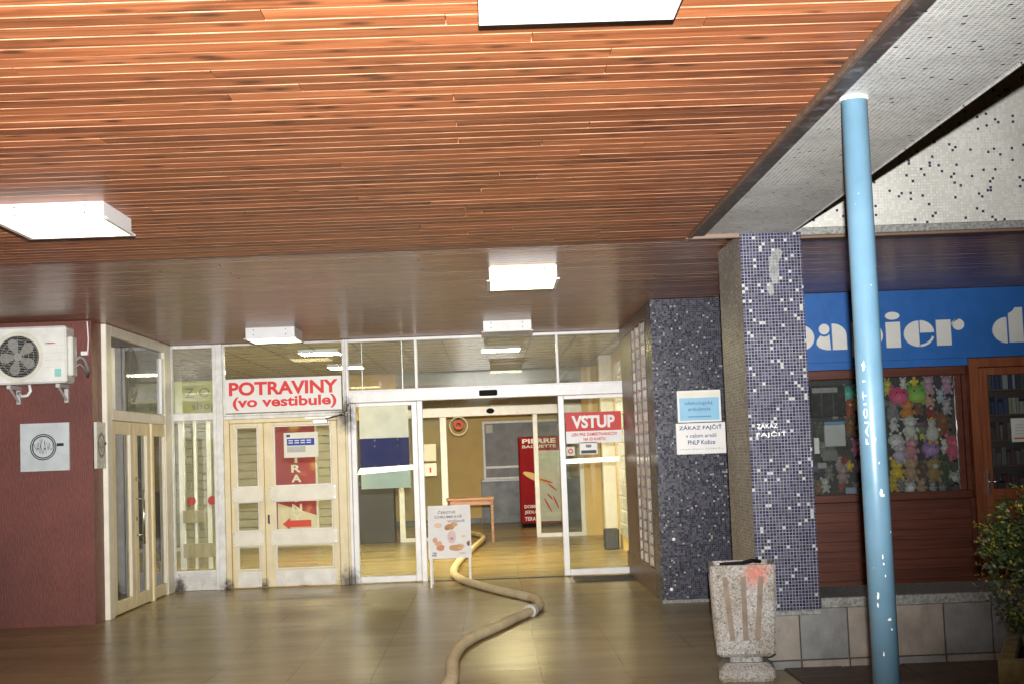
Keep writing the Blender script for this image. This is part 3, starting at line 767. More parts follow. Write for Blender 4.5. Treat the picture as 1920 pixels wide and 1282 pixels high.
# ---- left glazed partition, plane X = -3.95
gp = thing('glazed_partition', 'cream framed glass shop front standing at right angles beside the red wall', 'shop front', (-3.97, 16.4, 0))
X0, X1 = -4.02, -3.945
b = MB()
b.box(X0, X1, 14.955, 15.16, 0, 3.04, .006); b.box(X0, X1, 17.63, 17.98, 0, 3.04, .006)
b.box(X0+.001, X1-.001, 15.161, 17.629, 2.93, 3.04, .005); b.box(X0+.001, X1-.001, 15.161, 17.629, 2.05, 2.165, .008)
b.build('frame', M['creamplate'], gp)
MB().box(-3.99, -3.984, 15.161, 17.629, 2.166, 2.929).build('pane', M['glass_t'], gp)
MB().box(-4.0, -3.962, 15.20, 15.36, 2.166, 2.82, .003).build('white_reveal', M['white'], gp)
MB().box(-4.0, -3.955, 17.50, 17.628, 2.18, 2.85, .003).build('white_reveal', M['white'], gp)
b = MB(); b.disc((-3.981, 16.15, 2.58), .30, 'X', 40, 1.0, r0=.285); b.disc((-3.981, 16.15, 2.58), .255, 'X', 40, 1.0, r0=.245); b.build('window_logo', M['greytext'], gp)
text('NAKAVU', (15.93, 16.37, 2.44, 2.72), M['greytext'], gp, plane='X', d=-3.9805, bold=-.01, name='window_lettering')
def yleaf(y0, y1, g0, g1, nm_='door_leaf', z1=2.045, zb=.15):
    b = MB(); a0, a1 = -4.005, -3.955
    b.box(a0, a1, y0, g0, .015, z1, .005); b.box(a0, a1, g1, y1, .015, z1, .005)
    b.box(a0+.001, a1-.001, g0+.0005, g1-.0005, .015, zb, .004); b.box(a0+.001, a1-.001, g0+.0005, g1-.0005, z1-.14, z1, .004)
    o = b.build(nm_, M['cream'], gp)
    MB().box(-3.985, -3.979, g0, g1, zb+.001, z1-.141).build('pane', M['glass'], o)
    MB().box(-3.960, -3.946, g1-.012, g1+.022, zb, z1-.14, .005).build('bead', M['white'], o)
    return o
la = yleaf(15.165, 16.10, 15.30, 15.90)
lb = yleaf(16.105, 16.86, 16.25, 16.66)
lc = yleaf(16.95, 17.625, 17.05, 17.56, 'side_light')
MB().box(-4.02, -3.935, 16.862, 16.948, 0, 2.049, .008).build('mullion', M['cream'], gp)
hb = MB(); hb.tube([(-3.88, 16.18, .70), (-3.88, 16.18, 1.30)], .014, 10); hb.tube([(-3.955, 16.15, .80), (-3.88, 16.18, .80)], .010, 8); hb.tube([(-3.955, 16.15, 1.20), (-3.88, 16.18, 1.20)], .010, 8)
hb.build('handle', M['steel'], lb, smooth=True)
for z in (1.42, .98): MB().tube([(-3.955, 16.14, z), (-3.93, 16.14, z)], .02, 12).build('lock', M['steel'], la)

# ---- room behind the left partition
struct(MB().box(-7.2, -7.0, 14.95, 26.4, 0, 3.04).build('left_shop_wall', M['yellowwall']))
def shelf_unit(name, x0, x1, y0, y1, z1, label):
    t = thing(name, label, 'shelf', ((x0+x1)/2, (y0+y1)/2, 0))
    b = MB(); b.box(x0, x1, y0, y0+.02, 0, z1); b.build('side_panel', M['white'], t); MB().box(x0, x1, y1-.02, y1, 0, z1).build('side_panel', M['white'], t)
    for k in range(5):
        z = .12+k*(z1-.15)/4
        MB().box(x0, x1, y0+.021, y1-.021, z, z+.02).build('shelf_board', M['white'], t)
    return t
su = shelf_unit('display_shelf', -4.75, -4.35, 15.25, 16.6, 1.95, 'white display shelves with goods behind the left shop door')
su2 = shelf_unit('display_shelf', -4.75, -4.35, 16.75, 17.55, 1.95, 'narrow white shelves behind the side light of the left shop front')
ORD = ['first', 'second', 'third', 'fourth', 'fifth', 'sixth', 'seventh', 'eighth', 'ninth', 'tenth', 'eleventh', 'twelfth', 'thirteenth', 'fourteenth', 'fifteenth', 'sixteenth', 'seventeenth', 'eighteenth', 'nineteenth', 'twentieth', 'next']
pal = [(.35, .28, .16), (.12, .11, .10), (.5, .48, .42), (.22, .20, .12), (.06, .06, .07), (.45, .36, .2), (.3, .3, .3)]
gi = 0
for (ya, yb, first) in ((15.3, 16.55, True), (16.8, 17.5, False)):
    for k in range(4):
        z = .12+k*1.8/4+.021; y = ya; cnt = 0
        while y < yb-.12:
            wdt = random.uniform(.07, .16); h = random.uniform(.12, .34)
            g = MB(); n = 10
            if random.random() < .5: g.box(-4.66, -4.44, y, y+wdt, z, z+h, .01)
            else: g.tube([(-4.52, y+wdt/2, z), (-4.52, y+wdt/2, z+h*.6), (-4.52, y+wdt/2, z+h*.75), (-4.52, y+wdt/2, z+h)], wdt/2, 10, rs=[wdt/2, wdt/2, wdt*.2, wdt*.18])
            o = g.build('packet', fm(random.choice(pal)))
            tag(o, ORD[cnt]+' packet on the '+('bottom', 'lower', 'upper', 'top')[k]+' shelf, '+('wide' if first else 'narrow')+' rack behind cream shop front', 'packet', 'goods on the shelves behind the left shop front'); cnt += 1
            y += wdt+.03
# hanging garment-like board on the first door glass
tag(MB().box(-4.20, -4.18, 15.42, 15.62, 1.20, 1.62, .004).build('hanging_card', M['paper']), 'cream card hanging behind the first cream shop door', 'card')

# yellow sign seen through both transom corners
ys = thing('yellow_shop_sign', 'yellow sign with dark letters ZO shop behind the corner transom panes', 'sign', (-4.3, 18.2, 2.2))
MB().box(-4.9, -3.42, 18.30, 18.32, 2.18, 2.61, .002).build('board', M['yellowsign'], ys)
text('Z O', (-3.84, -3.53, 2.40, 2.52), M['greytext'], ys, d=18.295, bold=0)
text('shop', (-3.76, -3.45, 2.22, 2.34), M['greytext'], ys, d=18.295, bold=0)
MB().box(-4.12, -4.10, 15.8, 18.28, 2.18, 2.60, .002).build('side_board', M['yellowsign'], ys)

# ============================================================ LOBBY
struct(MB().box(-7.0, 2.3, 18.3, 26.45, 3.085, 3.3).build('lobby_ceiling', M['ceilint']))
cg = MB()
for k in range(14): cg.box(-7, 2.2, 18.6+k*.6-.01, 18.6+k*.6+.01, 3.078, 3.085)
for k in range(15): cg.box(-6.6+k*.6-.01, -6.6+k*.6+.01, 18.3, 26.4, 3.076, 3.0845)
cgo = cg.build('ceiling_grid', fm((.22, .21, .18))); struct(cgo)
struct(MB().box(-7.0, 3.2, 26.55, 33.0, 2.86, 3.3).build('hall_ceiling', M['ceilint']))
struct(MB().box(-7.0, 3.4, 32.6, 32.9, 0, 3.0).build('hall_back_wall', M['yellowwall']))
bd = MB(); bd.box(-.24, 3.4, 32.57, 32.598, 0, .98, .004); d1 = bd.build('marble_dado', M['marble']); struct(d1)
struct(MB().box(-7, -.25, 32.57, 32.598, 0, .12, .004).build('skirting', M['marble']))
struct(MB().box(3.2, 3.4, 26.6, 32.6, 0, 3.0).build('hall_right_wall', M['yellowwall']))
struct(MB().box(-7.0, -6.9, 26.6, 32.6, 0, 3.0).build('hall_left_wall', M['yellowwall']))
hw = thing('hall_window', 'grey window with blinds and a white sill in the yellow back wall', 'window', (.6, 32.5, .95))
b = MB(); frame_rect(b, -.17, 1.75, .97, 2.28, .05, 32.52, 32.565, .004); b.box(-.119, 1.699, 32.525, 32.56, 1.22, 1.27, .003); b.build('frame', M['white'], hw)
MB().box(-.118, 1.698, 32.545, 32.562, 1.271, 2.229).build('blind', M['blind'], hw)
MB().box(-.118, 1.698, 32.545, 32.562, 1.021, 1.219).build('lower_pane', M['blind'], hw)
MB().box(-.22, 1.8, 32.46, 32.566, .93, .965, .004).build('sill', M['white'], hw)
MB().box(-.09, .06, 32.535, 32.544, 2.02, 2.2).build('paper_note', M['paper'], hw)

# right lobby wall: glass bricks then yellow with notice boards
struct(MB().box(2.0, 2.3, 18.1, 26.45, 0, 3.08).build('lobby_right_wall', M['yellowwall']))
gw2 = thing('lobby_glass_brick_panel', 'glass brick panel along the right of the lobby behind the right sliding leaf', 'wall', (1.95, 20.5, 0))
g0 = None
for j in range(18):
    for k in range(13):
        c = (1.96, 18.5+j*.2, .35+k*.2)
        if g0 is None:
            g0 = MB().box(1.93, 1.995, c[1]-.093, c[1]+.093, c[2]-.093, c[2]+.093, .012).build('glass_brick', M['gbrick'], gw2, loc=c)
        else: inst('glass_brick', g0, c, gw2)
struct(MB().box(1.80, 1.999, 23.2, 23.5, 0, 3.07, .005).build('lobby_column', M['signwhite']))
for i, (ya, yb, z0, z1) in enumerate(((23.8, 24.7, .85, 1.85), (24.9, 25.9, .85, 1.85))):
    t = thing('notice_board', ('navy notice board on the yellow lobby wall beside the column' if i == 0 else 'navy notice board on the yellow lobby wall nearest the inner doors'), 'notice board', (1.99, (ya+yb)/2, z0))
    MB().box(1.975, 1.998, ya, yb, z0, z1, .003).build('board', M['navy'], t)
    b = MB()
    for r_ in range(9): b.box(1.972, 1.9745, ya+.08, yb-.1-.2*random.random(), z0+.08+r_*.1, z0+.10+r_*.1)
    b.build('printed_lines', fm((.45, .48, .5)), t)
tag(MB().box(1.72, 1.95, 22.5, 22.75, 0, .32, .02).build('waste_basket', M['darkgrey']), 'dark waste basket by the column in the lobby', 'basket')

# inner door front, Y = 26.5
YI = 26.5
inn = thing('inner_door_front', 'inner white aluminium sliding door front at the back of the lobby', 'entrance', (0, YI, 0))
b = MB(); b.box(-1.70, 1.70, YI-.06, YI+.06, 2.25, 2.42, .008); b.build('header', M['white'], inn)
MB().disc((0.02, YI-.062, 2.335), .05, sx=1.5, n=20).build('door_sensor', M['black'], inn)
b = MB()
b.box(-.915, -.795, YI-.04, YI+.04, 0, 2.249, .006); b.box(-1.70, -1.60, YI-.04, YI+.04, 0, 2.249, .006); b.box(-1.601, -.914, YI-.035, YI+.035, 0, .07, .004)
b.build('frame', M['white'], inn)
b = MB(); b.box(.79, .875, YI-.04, YI+.04, 0, 2.249, .006); b.box(1.62, 1.70, YI-.04, YI+.04, 0, 2.249, .006); b.box(.874, 1.621, YI-.035, YI+.035, 0, .07, .004)
b.build('frame', M['white'], inn)
pane(-1.599, -.916, .071, 2.249, inn, y=YI); pane(.876, 1.619, .071, 2.249, inn, y=YI)
pane(-1.65, 1.65, 2.421, 3.07, inn, y=YI)
struct(MB().box(1.701, 2.0, YI-.05, YI+.05, 0, 3.08).build('lobby_back_wall_right', M['yellowwall']))
# left of inner doors: dark counter front, glazed shop, banner
struct(MB().box(-2.6, -1.701, YI-.05, YI+.05, 2.25, 3.08).build('lobby_back_beam', M['yellowwall']))
dc = thing('dark_counter', 'dark counter front seen through the left sliding leaf', 'counter', (-2.1, YI+.2, 0))
MB().box(-2.55, -1.80, YI+.1, YI+.5, 0, 1.05, .01).build('body', fm((.035, .028, .022)), dc)
MB().box(-2.6, -1.75, YI+.06, YI+.54, 1.051, 1.09, .005).build('top', fm((.10, .08, .06)), dc)
MB().box(-2.45, -1.9, YI+.3, YI+.34, 1.1, 1.9, .01).build('back_panel', fm((.06, .055, .05)), dc)
gsf = thing('grocery_shopfront', 'lobby grocery front with cream shutters left of the inner doors', 'shop front', (-4.5, YI, 0))
b = MB(); b.box(-6.9, -2.61, YI-.04, YI+.04, 0, .06, .004); b.box(-6.9, -2.61, YI-.04, YI+.04, 2.3, 2.42, .004)
for xx in (-2.70, -3.25, -4.1, -4.9, -5.7, -6.5): b.box(xx, xx+.08, YI-.05, YI+.05, .061, 2.299, .005)
b.build('frame', M['white'], gsf)
k0 = None
for k in range(15):
    z = .08+k*.148
    s_ = MB().box(-6.9, -2.65, YI+.08, YI+.10+.01*(k % 2), z, z+.14, .006).build('shutter_slat', fm((.40, .37, .27)), gsf)
bn = thing('grocery_banner', 'red and yellow vertical POTRAVINY banner with a red arrow behind the cream door', 'banner', (-3.5, YI-.08, .28))
MB().box(-3.94, -3.20, YI-.12, YI-.10, .28, 2.22, .002).build('sheet', M['banner'], bn)
for i, ch in enumerate('POTRAVINY'):
    zt = 2.02-i*.178; wl_ = .14
    text(ch, (-3.64 if ch != 'I' else -3.59, -3.46 if ch != 'I' else -3.535, zt-.14, zt), M['signwhite'], bn, d=YI-.123, bold=.03)
b = MB(); b.add([(-3.90, YI-.122, .28), (-3.20, YI-.122, .28), (-3.20, YI-.122, .56), (-3.90, YI-.122, .80)], [(0, 1, 2, 3)]); b.build('white_corner', fm((.68, .64, .55)), bn)
b = MB(); b.add([(-3.82, YI-.125, .42), (-3.68, YI-.125, .53), (-3.68, YI-.125, .48), (-3.30, YI-.125, .48), (-3.30, YI-.125, .36), (-3.68, YI-.125, .36), (-3.68, YI-.125, .31)], [(0, 6, 5, 4, 3, 2, 1)]); b.build('arrow', M['red'], bn)

# inner glass door with red dots seen through narrow window
gd = thing('inner_glass_door', 'glass door with two red round markers behind the narrow window', 'door', (-4.4, 21.0, 0))
b = MB(); 
for (xa, xb) in ((-4.52, -4.44), (-4.31, -4.27), (-4.12, -4.06), (-4.02, -3.98)): b.box(xa, xb, 21.0, 21.05, .05, 2.6, .005)
b.box(-4.8, -3.9, 21.0, 21.05, 2.6, 2.68, .004)
b.build('frame', M['white'], gd)
MB().box(-4.8, -3.9, 21.055, 21.061, .05, 2.6).build('pane', M['glass'], gd)
for xx in (-4.345, -4.045): MB().disc((xx, 20.99, 1.03), .065, n=24).build('red_marker', M['dots'], gd)
MB().box(-4.47, -4.15, 20.975, 20.985, .72, .90, .003).build('push_bar', fm((.33, .29, .17)), gd)
MB().box(-4.47, -4.02, 20.975, 20.985, .22, .42, .003).build('push_bar', fm((.33, .29, .17)), gd)
struct(MB().box(-3.75, -3.65, 19.2, 26.4, 0, 3.07).build('lobby_left_pier', M['yellowwall'])) if False else None

# boards behind left sliding leaf
pb = thing('information_board', 'white over navy information board standing behind the left sliding leaf', 'board', (-1.33, 18.2, 1.2))
MB().box(-1.650, -1.03, 18.28, 18.30, 1.80, 2.235, .002).build('white_panel', fm((.80, .74, .62)), pb)
MB().box(-1.645, -1.03, 18.279, 18.299, 1.44, 1.798, .002).build('navy_panel', M['navy'], pb)
MB().box(-1.645, -1.02, 18.28, 18.30, 1.165, 1.438, .002).build('mint_panel', fm((.42, .52, .44)), pb)
b = MB()
for xx in (-1.46, -1.17):
    for zz in (1.70, 1.775, 1.455): b.ball((xx, 18.27, zz), .014, 1)
b.build('fixing_clip', M['steel'], pb)
# frame hanging from lobby ceiling to hold it
b = MB(); b.box(-1.60, -1.59, 18.285, 18.295, 2.236, 3.07); b.box(-1.09, -1.08, 18.285, 18.295, 2.236, 3.07); b.build('hanger', M['steel'], pb)
for i, (xa, xb, za, zb, mt_, lb_) in enumerate(((-1.235, -1.0, 1.46, 1.77, M['paper'], 'cream notice on the left glass of the inner doors'), (-1.235, -1.0, 1.19, 1.42, M['signwhite'], 'white sheet with a red mark on the inner door glass below the cream notice'))):
    t = thing('wall_notice', lb_, 'notice', ((xa+xb)/2, YI-.02, za))
    MB().box(xa, xb, YI-.014, YI-.008, za, zb, .001).build('sheet', mt_, t)
    if i: MB().box(-1.13, -1.10, YI-.017, YI-.0145, 1.25, 1.34).build('red_mark', M['red'], t)
ls = thing('round_glass_sticker', 'round transparent sticker with a red C on the inner door glass', 'sticker', (-.57, YI+.5, 2.1))
MB().disc((-.57, YI-.07, 2.08), .17, r0=.155, n=32).build('ring', M['paper'], ls)
MB().disc((-.57, YI-.072, 2.10), .085, r0=.045, n=24).build('red_ring', M['red'], ls)

# table
tb = thing('worn_table', 'low worn pine table just before the inner doors', 'table', (-.38, 25.9, 0))
MB().box(-.82, .03, 25.6, 26.2, .745, .785, .006).build('tabletop', M['tablewood'], tb)
MB().box(-.78, -.02, 25.62, 25.645, .655, .744, .003).build('apron', M['tablewood'], tb)
for (xx, yy) in ((-.80, 25.62), (-.035, 25.62), (-.80, 26.13), (-.035, 26.13)): MB().box(xx, xx+.05, yy, yy+.05, 0, .744, .004).build('leg', M['tablewood'], tb)

# vending machine
vm_ = thing('vending_machine', 'red sandwich vending machine with baguette print in the hall', 'vending machine', (1.0, 30.4, 0))
MB().box(.585, 1.47, 30.0, 30.85, .08, 1.88, .02).build('cabinet', M['redmach'], vm_)
MB().box(.62, 1.43, 30.05, 30.8, 0, .08).build('plinth', M['black'], vm_)
MB().box(.99, 1.45, 29.985, 29.999, .12, 1.58, .002).build('picture_panel', fm((.62, .62, .56)), vm_)
MB().box(1.0, 1.44, 29.98, 29.984, 1.27, 1.52).build('pale_panel', fm((.55, .62, .52)), vm_)
def bag(x, z, L_, a, w_=.055):
    n = 16; return [(x+math.cos(2*math.pi*k/n)*L_*math.cos(a)-math.sin(2*math.pi*k/n)*w_*math.sin(a), 29.978, z+math.cos(2*math.pi*k/n)*L_*math.sin(a)+math.sin(2*math.pi*k/n)*w_*math.cos(a)) for k in range(16)]
b = MB(); b.add(bag(.93, 1.02, .30, -.42, .07), [tuple(range(16))]); b.build('baguette_print', M['baguette'], vm_)
b = MB()
for (x, z, L_, a) in ((1.12, .95, .16, -.3), (1.25, .82, .12, -.7), (1.15, .45, .17, -1.1), (1.32, .5, .15, -1.2), (1.2, .62, .09, -.9)): b.add([(p_[0], 29.976, p_[2]) for p_ in bag(x, z, L_, a, .018)], [tuple(range(16))])
b.build('red_print', M['red'], vm_)
text('PIERRE', (.66, 1.36, 1.735, 1.83), M['signwhite'], vm_, d=29.976+.02, bold=.035)
text('BAGUETTE', (.66, 1.36, 1.64, 1.70), M['signwhite'], vm_, d=29.976+.02, bold=.02)
for i, s_ in enumerate(('DOBRÉ', 'JEDLO', 'TERAZ')): text(s_, (.66, .95, .40-i*.13, .48-i*.13), M['signwhite'], vm_, d=29.974+.02, bold=.03)

thr_ = MB().box(-.834, .861, Y-.04, Y+.06, 0, .010, .003).build('threshold_strip', M['darkgrey'], sf)
# A-frame sign
af = thing('pavement_sign', 'small standing poster frame advertising bread, at the door opening', 'sign', (-.54, 17.25, 0))
yb_, yt_ = 17.16, 17.40
def ap(z, d=0): return yb_+(yt_-yb_)*z/.95-d
def slant(x0, x1, z0, z1, d0, d1, nme, mt_, par):
    b = MB(); vs = []
    for z in (z0, z1):
        for (x, d) in ((x0, d0), (x1, d0), (x1, d1), (x0, d1)): vs.append((x, ap(z)-d, z))
    b.add(vs, [(0, 3, 2, 1), (4, 5, 6, 7), (0, 1, 5, 4), (1, 2, 6, 5), (2, 3, 7, 6), (3, 0, 4, 7)]); return b.build(nme, mt_, par)
for x in (-.765, -.305):
    slant(x, x+.022, 0, .34, .012, -.012, 'leg', M['white'], af)
    MB().tube([(x+.011, yt_+.02, .9), (x+.011, yt_+.26, 0)], .011, 6).build('rear_leg', M['white'], af)
slant(-.775, -.275, .335, .945, .01, -.008, 'poster', M['signwhite'], af)
for (a_, b_, c_, d_) in ((-.78, -.27, .335, .352), (-.78, -.27, .935, .952)): slant(a_, b_, c_, d_, .018, -.012, 'frame_rail', M['white'], af)
for (a_, b_) in ((-.78, -.763), (-.287, -.27)): slant(a_, b_, .353, .934, .018, -.012, 'frame_rail', M['white'], af)
def atext(s_, fit, mt_, bold=0):
    o = text(s_, fit, mt_, af, d=0, bold=bold)
    for v in o.data.vertices:
        z = v.co.z+af.location.z; v.co.y = ap(z)-.0125-af.location.y
atext('ČERSTVÉ', (-.66, -.45, .855, .895), M['greytext'], .02); atext('CHRUMKAVÉ', (-.70, -.375, .802, .842), M['greytext'], .02); atext('VOŇAVÉ', (-.55, -.34, .750, .790), M['greytext'], .02)
atext('NA\nPEČ', (-.735, -.68, .36, .41), M['blacktext'], .03)
def ablob(x, z, rx_, rz_, c):
    n = 20; vs = [(x+math.cos(2*math.pi*k/n)*rx_*random.uniform(.88, 1.06), ap(z+math.sin(2*math.pi*k/n)*rz_)-.0125-random.random()*.0008, z+math.sin(2*math.pi*k/n)*rz_*random.uniform(.9, 1.05)) for k in range(n)]
    MB().add(vs, [tuple(range(n))]).build('bread_print', flat('print_colour', c), af)
for q in ((-.52, .70, .06, .035, (.50, .26, .12)), (-.47, .725, .045, .028, (.62, .36, .18)), (-.66, .72, .05, .032, (.74, .55, .40)), (-.55, .69, .035, .03, (.42, .20, .08)),
          (-.50, .58, .055, .08, (.68, .52, .50)), (-.51, .565, .03, .03, (.55, .25, .25)), (-.36, .585, .03, .015, (.78, .60, .28)), (-.70, .55, .03, .03, (.62, .34, .22)),
          (-.66, .51, .045, .03, (.66, .38, .24)), (-.635, .46, .05, .038, (.62, .26, .15)), (-.45, .455, .09, .038, (.56, .32, .16)), (-.40, .47, .05, .03, (.68, .46, .28)), (-.30, .50, .025, .03, (.25, .08, .10)), (-.38, .39, .045, .01, (.75, .45, .3))):
    ablob(*q)

# ============================================================ BOX SIGNS on the mosaic wall
s1 = thing('clinic_sign', 'pale blue framed clinic sign above the no smoking sign on the dark mosaic wall', 'sign', (2.1, 14.48, 1.8))
MB().box(1.895, 2.335, 14.478, 14.498, 1.790, 2.110, .003).build('frame', M['signwhite'], s1)
MB().box(1.915, 2.315, 14.4755, 14.4775, 2.035, 2.092).build('cream_strip', M['paper'], s1)
MB().box(1.915, 2.315, 14.4755, 14.4775, 1.808, 2.034).build('blue_panel', M['signlight'], s1)
text('infektologická', (1.97, 2.25, 1.955, 2.0), M['bluetext'], s1, d=14.4745, bold=0)
text('ambulancia', (2.0, 2.225, 1.905, 1.94), M['bluetext'], s1, d=14.4745, bold=0)
b = MB(); b.box(2.0, 2.23, 14.474, 14.475, 1.838, 1.852); b.build('printed_line', fm((.08, .24, .42)), s1)
s2 = thing('no_smoking_sign', 'white ZÁKAZ FAJČIŤ sign on the dark mosaic wall', 'sign', (2.12, 14.48, 1.47))
MB().box(1.870, 2.370, 14.480, 14.498, 1.470, 1.782, .003).build('board', M['signwhite'], s2)
text('ZÁKAZ FAJČIŤ', (1.90, 2.335, 1.705, 1.765), M['bluetext'], s2, d=14.4785, bold=.02)
text('v celom areáli', (1.965, 2.275, 1.635, 1.675), M['bluetext'], s2, d=14.4785, bold=.01)
text('FNLP Košice', (1.985, 2.26, 1.565, 1.61), M['bluetext'], s2, d=14.4785, bold=.02)
text('v zmysle zákona č. 377/2004 Z. z.', (1.90, 2.34, 1.51, 1.53), M['greytext'], s2, d=14.4785, bold=0)

# logo signs on red wall
def logo_sign(plane, u0, u1, z0, z1, d, label):
    cu_, cz = (u0+u1)/2-(.015 if plane == 'Y' else 0), (z0+z1)/2
    t = thing('round_logo_sign', label, 'sign', (cu_, d, z0) if plane == 'Y' else (d, cu_, z0))
    if plane == 'Y': MB().box(u0, u1, d, d+.03, z0, z1, .002).build('board', fm((.52, .56, .57), .18), t)
    else: MB().box(d-.03, d, u0, u1, z0, z1, .002).build('board', fm((.56, .56, .50), .25), t)
    r_ = (z1-z0)*.275; e = -.0015 if plane == 'Y' else .0015; sx = 1
    c = (cu_, d+e, cz) if plane == 'Y' else (d+e, cu_, cz)
    b = MB(); b.disc(c, r_, plane, 40, sx, r0=r_*.92); b.disc(c, r_*.87, plane, 40, sx, r0=r_*.78); b.build('logo_ring', M['blacktext'], t)
    for i, (ch, fx, h) in enumerate((('N', -.62, .30), ('A', -.38, .42), ('K', -.13, .62), ('A', .12, .52), ('V', .37, .36), ('U', .60, .26))):
        uu = cu_+fx*r_; hw_ = r_*.115; text(ch, (uu-hw_, uu+hw_, cz-r_*h*(.8 if ch != 'A' else .95), cz+r_*h*(1.0)), M['blacktext'], t, plane=plane, d=d+e, bold=-.01)
    b = MB()
    if plane == 'Y': b.box(cu_+r_*1.02, cu_+r_*1.55, d-.002, d-.0005, cz+.004, cz+.034)
    else: b.box(d+.0005, d+.002, cu_+r_*1.02, cu_+r_*1.5, cz+.004, cz+.034)
    b.build('logo_handle', M['blacktext'], t)
logo_sign('Y', -4.712, -4.222, 1.545, 2.025, 14.548, 'square glossy sign with a round NAKAVU logo facing out on the red wall')
logo_sign('X', 14.60, 14.94, 1.55, 2.02, -3.960, 'second round logo sign seen edge on around the corner of the red wall')

# ============================================================ AIR CONDITIONER
ac = thing('air_conditioner', 'white outdoor air conditioner unit on brackets on the red wall', 'air conditioner', (-4.5, 14.3, 2.4))
yf = 14.22
bm = bmesh.new()
MBc = MB(); MBc.box(-4.93, -4.145, yf, yf+.29, 2.405, 2.965, .018)
case = MBc.build('casing', fm((.70, .70, .66), .35), ac)
cx_, cz_ = -4.615, 2.672
MB().disc((cx_, yf-.003, cz_), .248, r0=.205, n=48).build('fan_ring', fm((.62, .60, .50)), ac)
MB().disc((cx_, yf-.0015, cz_), .206, n=48).build('fan_well', M['black'], ac)
b = MB()
for k in range(5):
    a = 2*math.pi*k/5+.3; n = 9; vs = [(cx_, yf-.004, cz_)]
    for j in range(n):
        aa = a+j*.1; rr = .185*(.55+.45*math.sin(math.pi*(j+1.5)/(n+2))); vs.append((cx_+math.cos(aa)*rr, yf-.004-.006*j/n, cz_+math.sin(aa)*rr))
    b.add(vs, [tuple(range(n+1))])
b.build('fan_blade', fm((.20, .19, .17)), ac)
MB().disc((cx_, yf-.014, cz_), .04, n=24).build('fan_hub', fm((.30, .29, .26)), ac)
b = MB()
for k in range(-12, 13):
    z = cz_+k*.0165; h = math.sqrt(max(0, .203**2-(k*.0165)**2))
    if h > .02: b.box(cx_-h, cx_+h, yf-.020, yf-.017, z-.0015, z+.0015)
for k in range(6): a = math.pi*k/6; b.tube([(cx_-math.cos(a)*.2, yf-.021, cz_-math.sin(a)*.2), (cx_+math.cos(a)*.2, yf-.021, cz_+math.sin(a)*.2)], .0018, 4)
for rr in (.06, .11, .16, .203): b.disc((cx_, yf-.0225, cz_), rr+.002, r0=rr-.002, n=40)
b.build('fan_grille', fm((.30, .30, .28)), ac)
b = MB(); b.box(-4.36, -4.15, yf-.0015, yf-.0005, 2.775, 2.777); b.box(-4.36, -4.15, yf-.0015, yf-.0005, 2.70, 2.702); b.box(-4.36, -4.15, yf-.0015, yf-.0005, 2.63, 2.632); b.box(-4.36, -4.15, yf-.0015, yf-.0005, 2.56, 2.562); b.build('panel_crease', fm((.45, .45, .42)), ac)
b = MB(); b.disc((-4.30, yf-.002, 2.795), .055, n=24, sx=1, r0=.0); b.v = [(x, y, 2.795+(z-2.795)*.13) for x, y, z in b.v]; b.build('badge', fm((.35, .12, .10)), ac)
b = MB(); b.box(-4.26, -4.195, yf-.002, yf-.0005, 2.465, 2.545, .0); b.build('energy_sticker', fm((.22, .50, .46)), ac)
MB().box(-4.144, -4.09, yf+.03, yf+.19, 2.47, 2.86, .012).build('valve_cover', fm((.68, .68, .62)), ac)
MB().box(-4.85, -4.20, yf+.004, yf+.01, 2.40, 2.404).build('base_shadow_strip', M['black'], ac) if False else None
for x in (-4.72, -4.24):
    b = MB(); b.box(x-.02, x+.02, yf+.02, 14.575, 2.36, 2.40, .003); b.box(x-.02, x+.02, 14.53, 14.575, 2.22, 2.359, .003); b.build('bracket', fm((.45, .44, .42)), ac)
    MB().tube([(x, yf+.05, 2.37), (x, 14.55, 2.24)], .014, 6).build('brace', fm((.45, .44, .42)), ac)
b = MB()
b.tube([(-4.09, 14.33, 2.62), (-4.05, 14.35, 2.66), (-4.02, 14.40, 2.64), (-4.01, 14.48, 2.56), (-4.03, 14.57, 2.50)], .016, 8)
b.tube([(-4.09, 14.33, 2.56), (-4.05, 14.35, 2.59), (-4.03, 14.42, 2.56), (-4.03, 14.57, 2.47)], .010, 8)
b.build('refrigerant_pipe', M['rubber'], ac, smooth=True)
MB().tube([(-4.55, 14.35, 2.40), (-4.54, 14.35, 2.34), (-4.57, 14.36, 2.30), (-4.63, 14.38, 2.29), (-4.68, 14.42, 2.33)], .016, 8).build('drain_hose', M['signwhite'], ac, smooth=True)
MB().box(-4.09, -4.02, 14.53, 14.578, 2.69, 2.73, .003).build('wall_tag', M['signwhite'], ac)

cb_ = MB().tube([(-4.03, 14.565, 2.71), (-4.02, 14.565, 2.85), (-4.03, 14.565, 3.03)], .007, 6); tag(cb_.build('wall_cable', M['signwhite'], loc=(-4.03, 14.565, 2.71)), 'thin pale cable rising from the wall tag beside the air conditioner', 'cable')
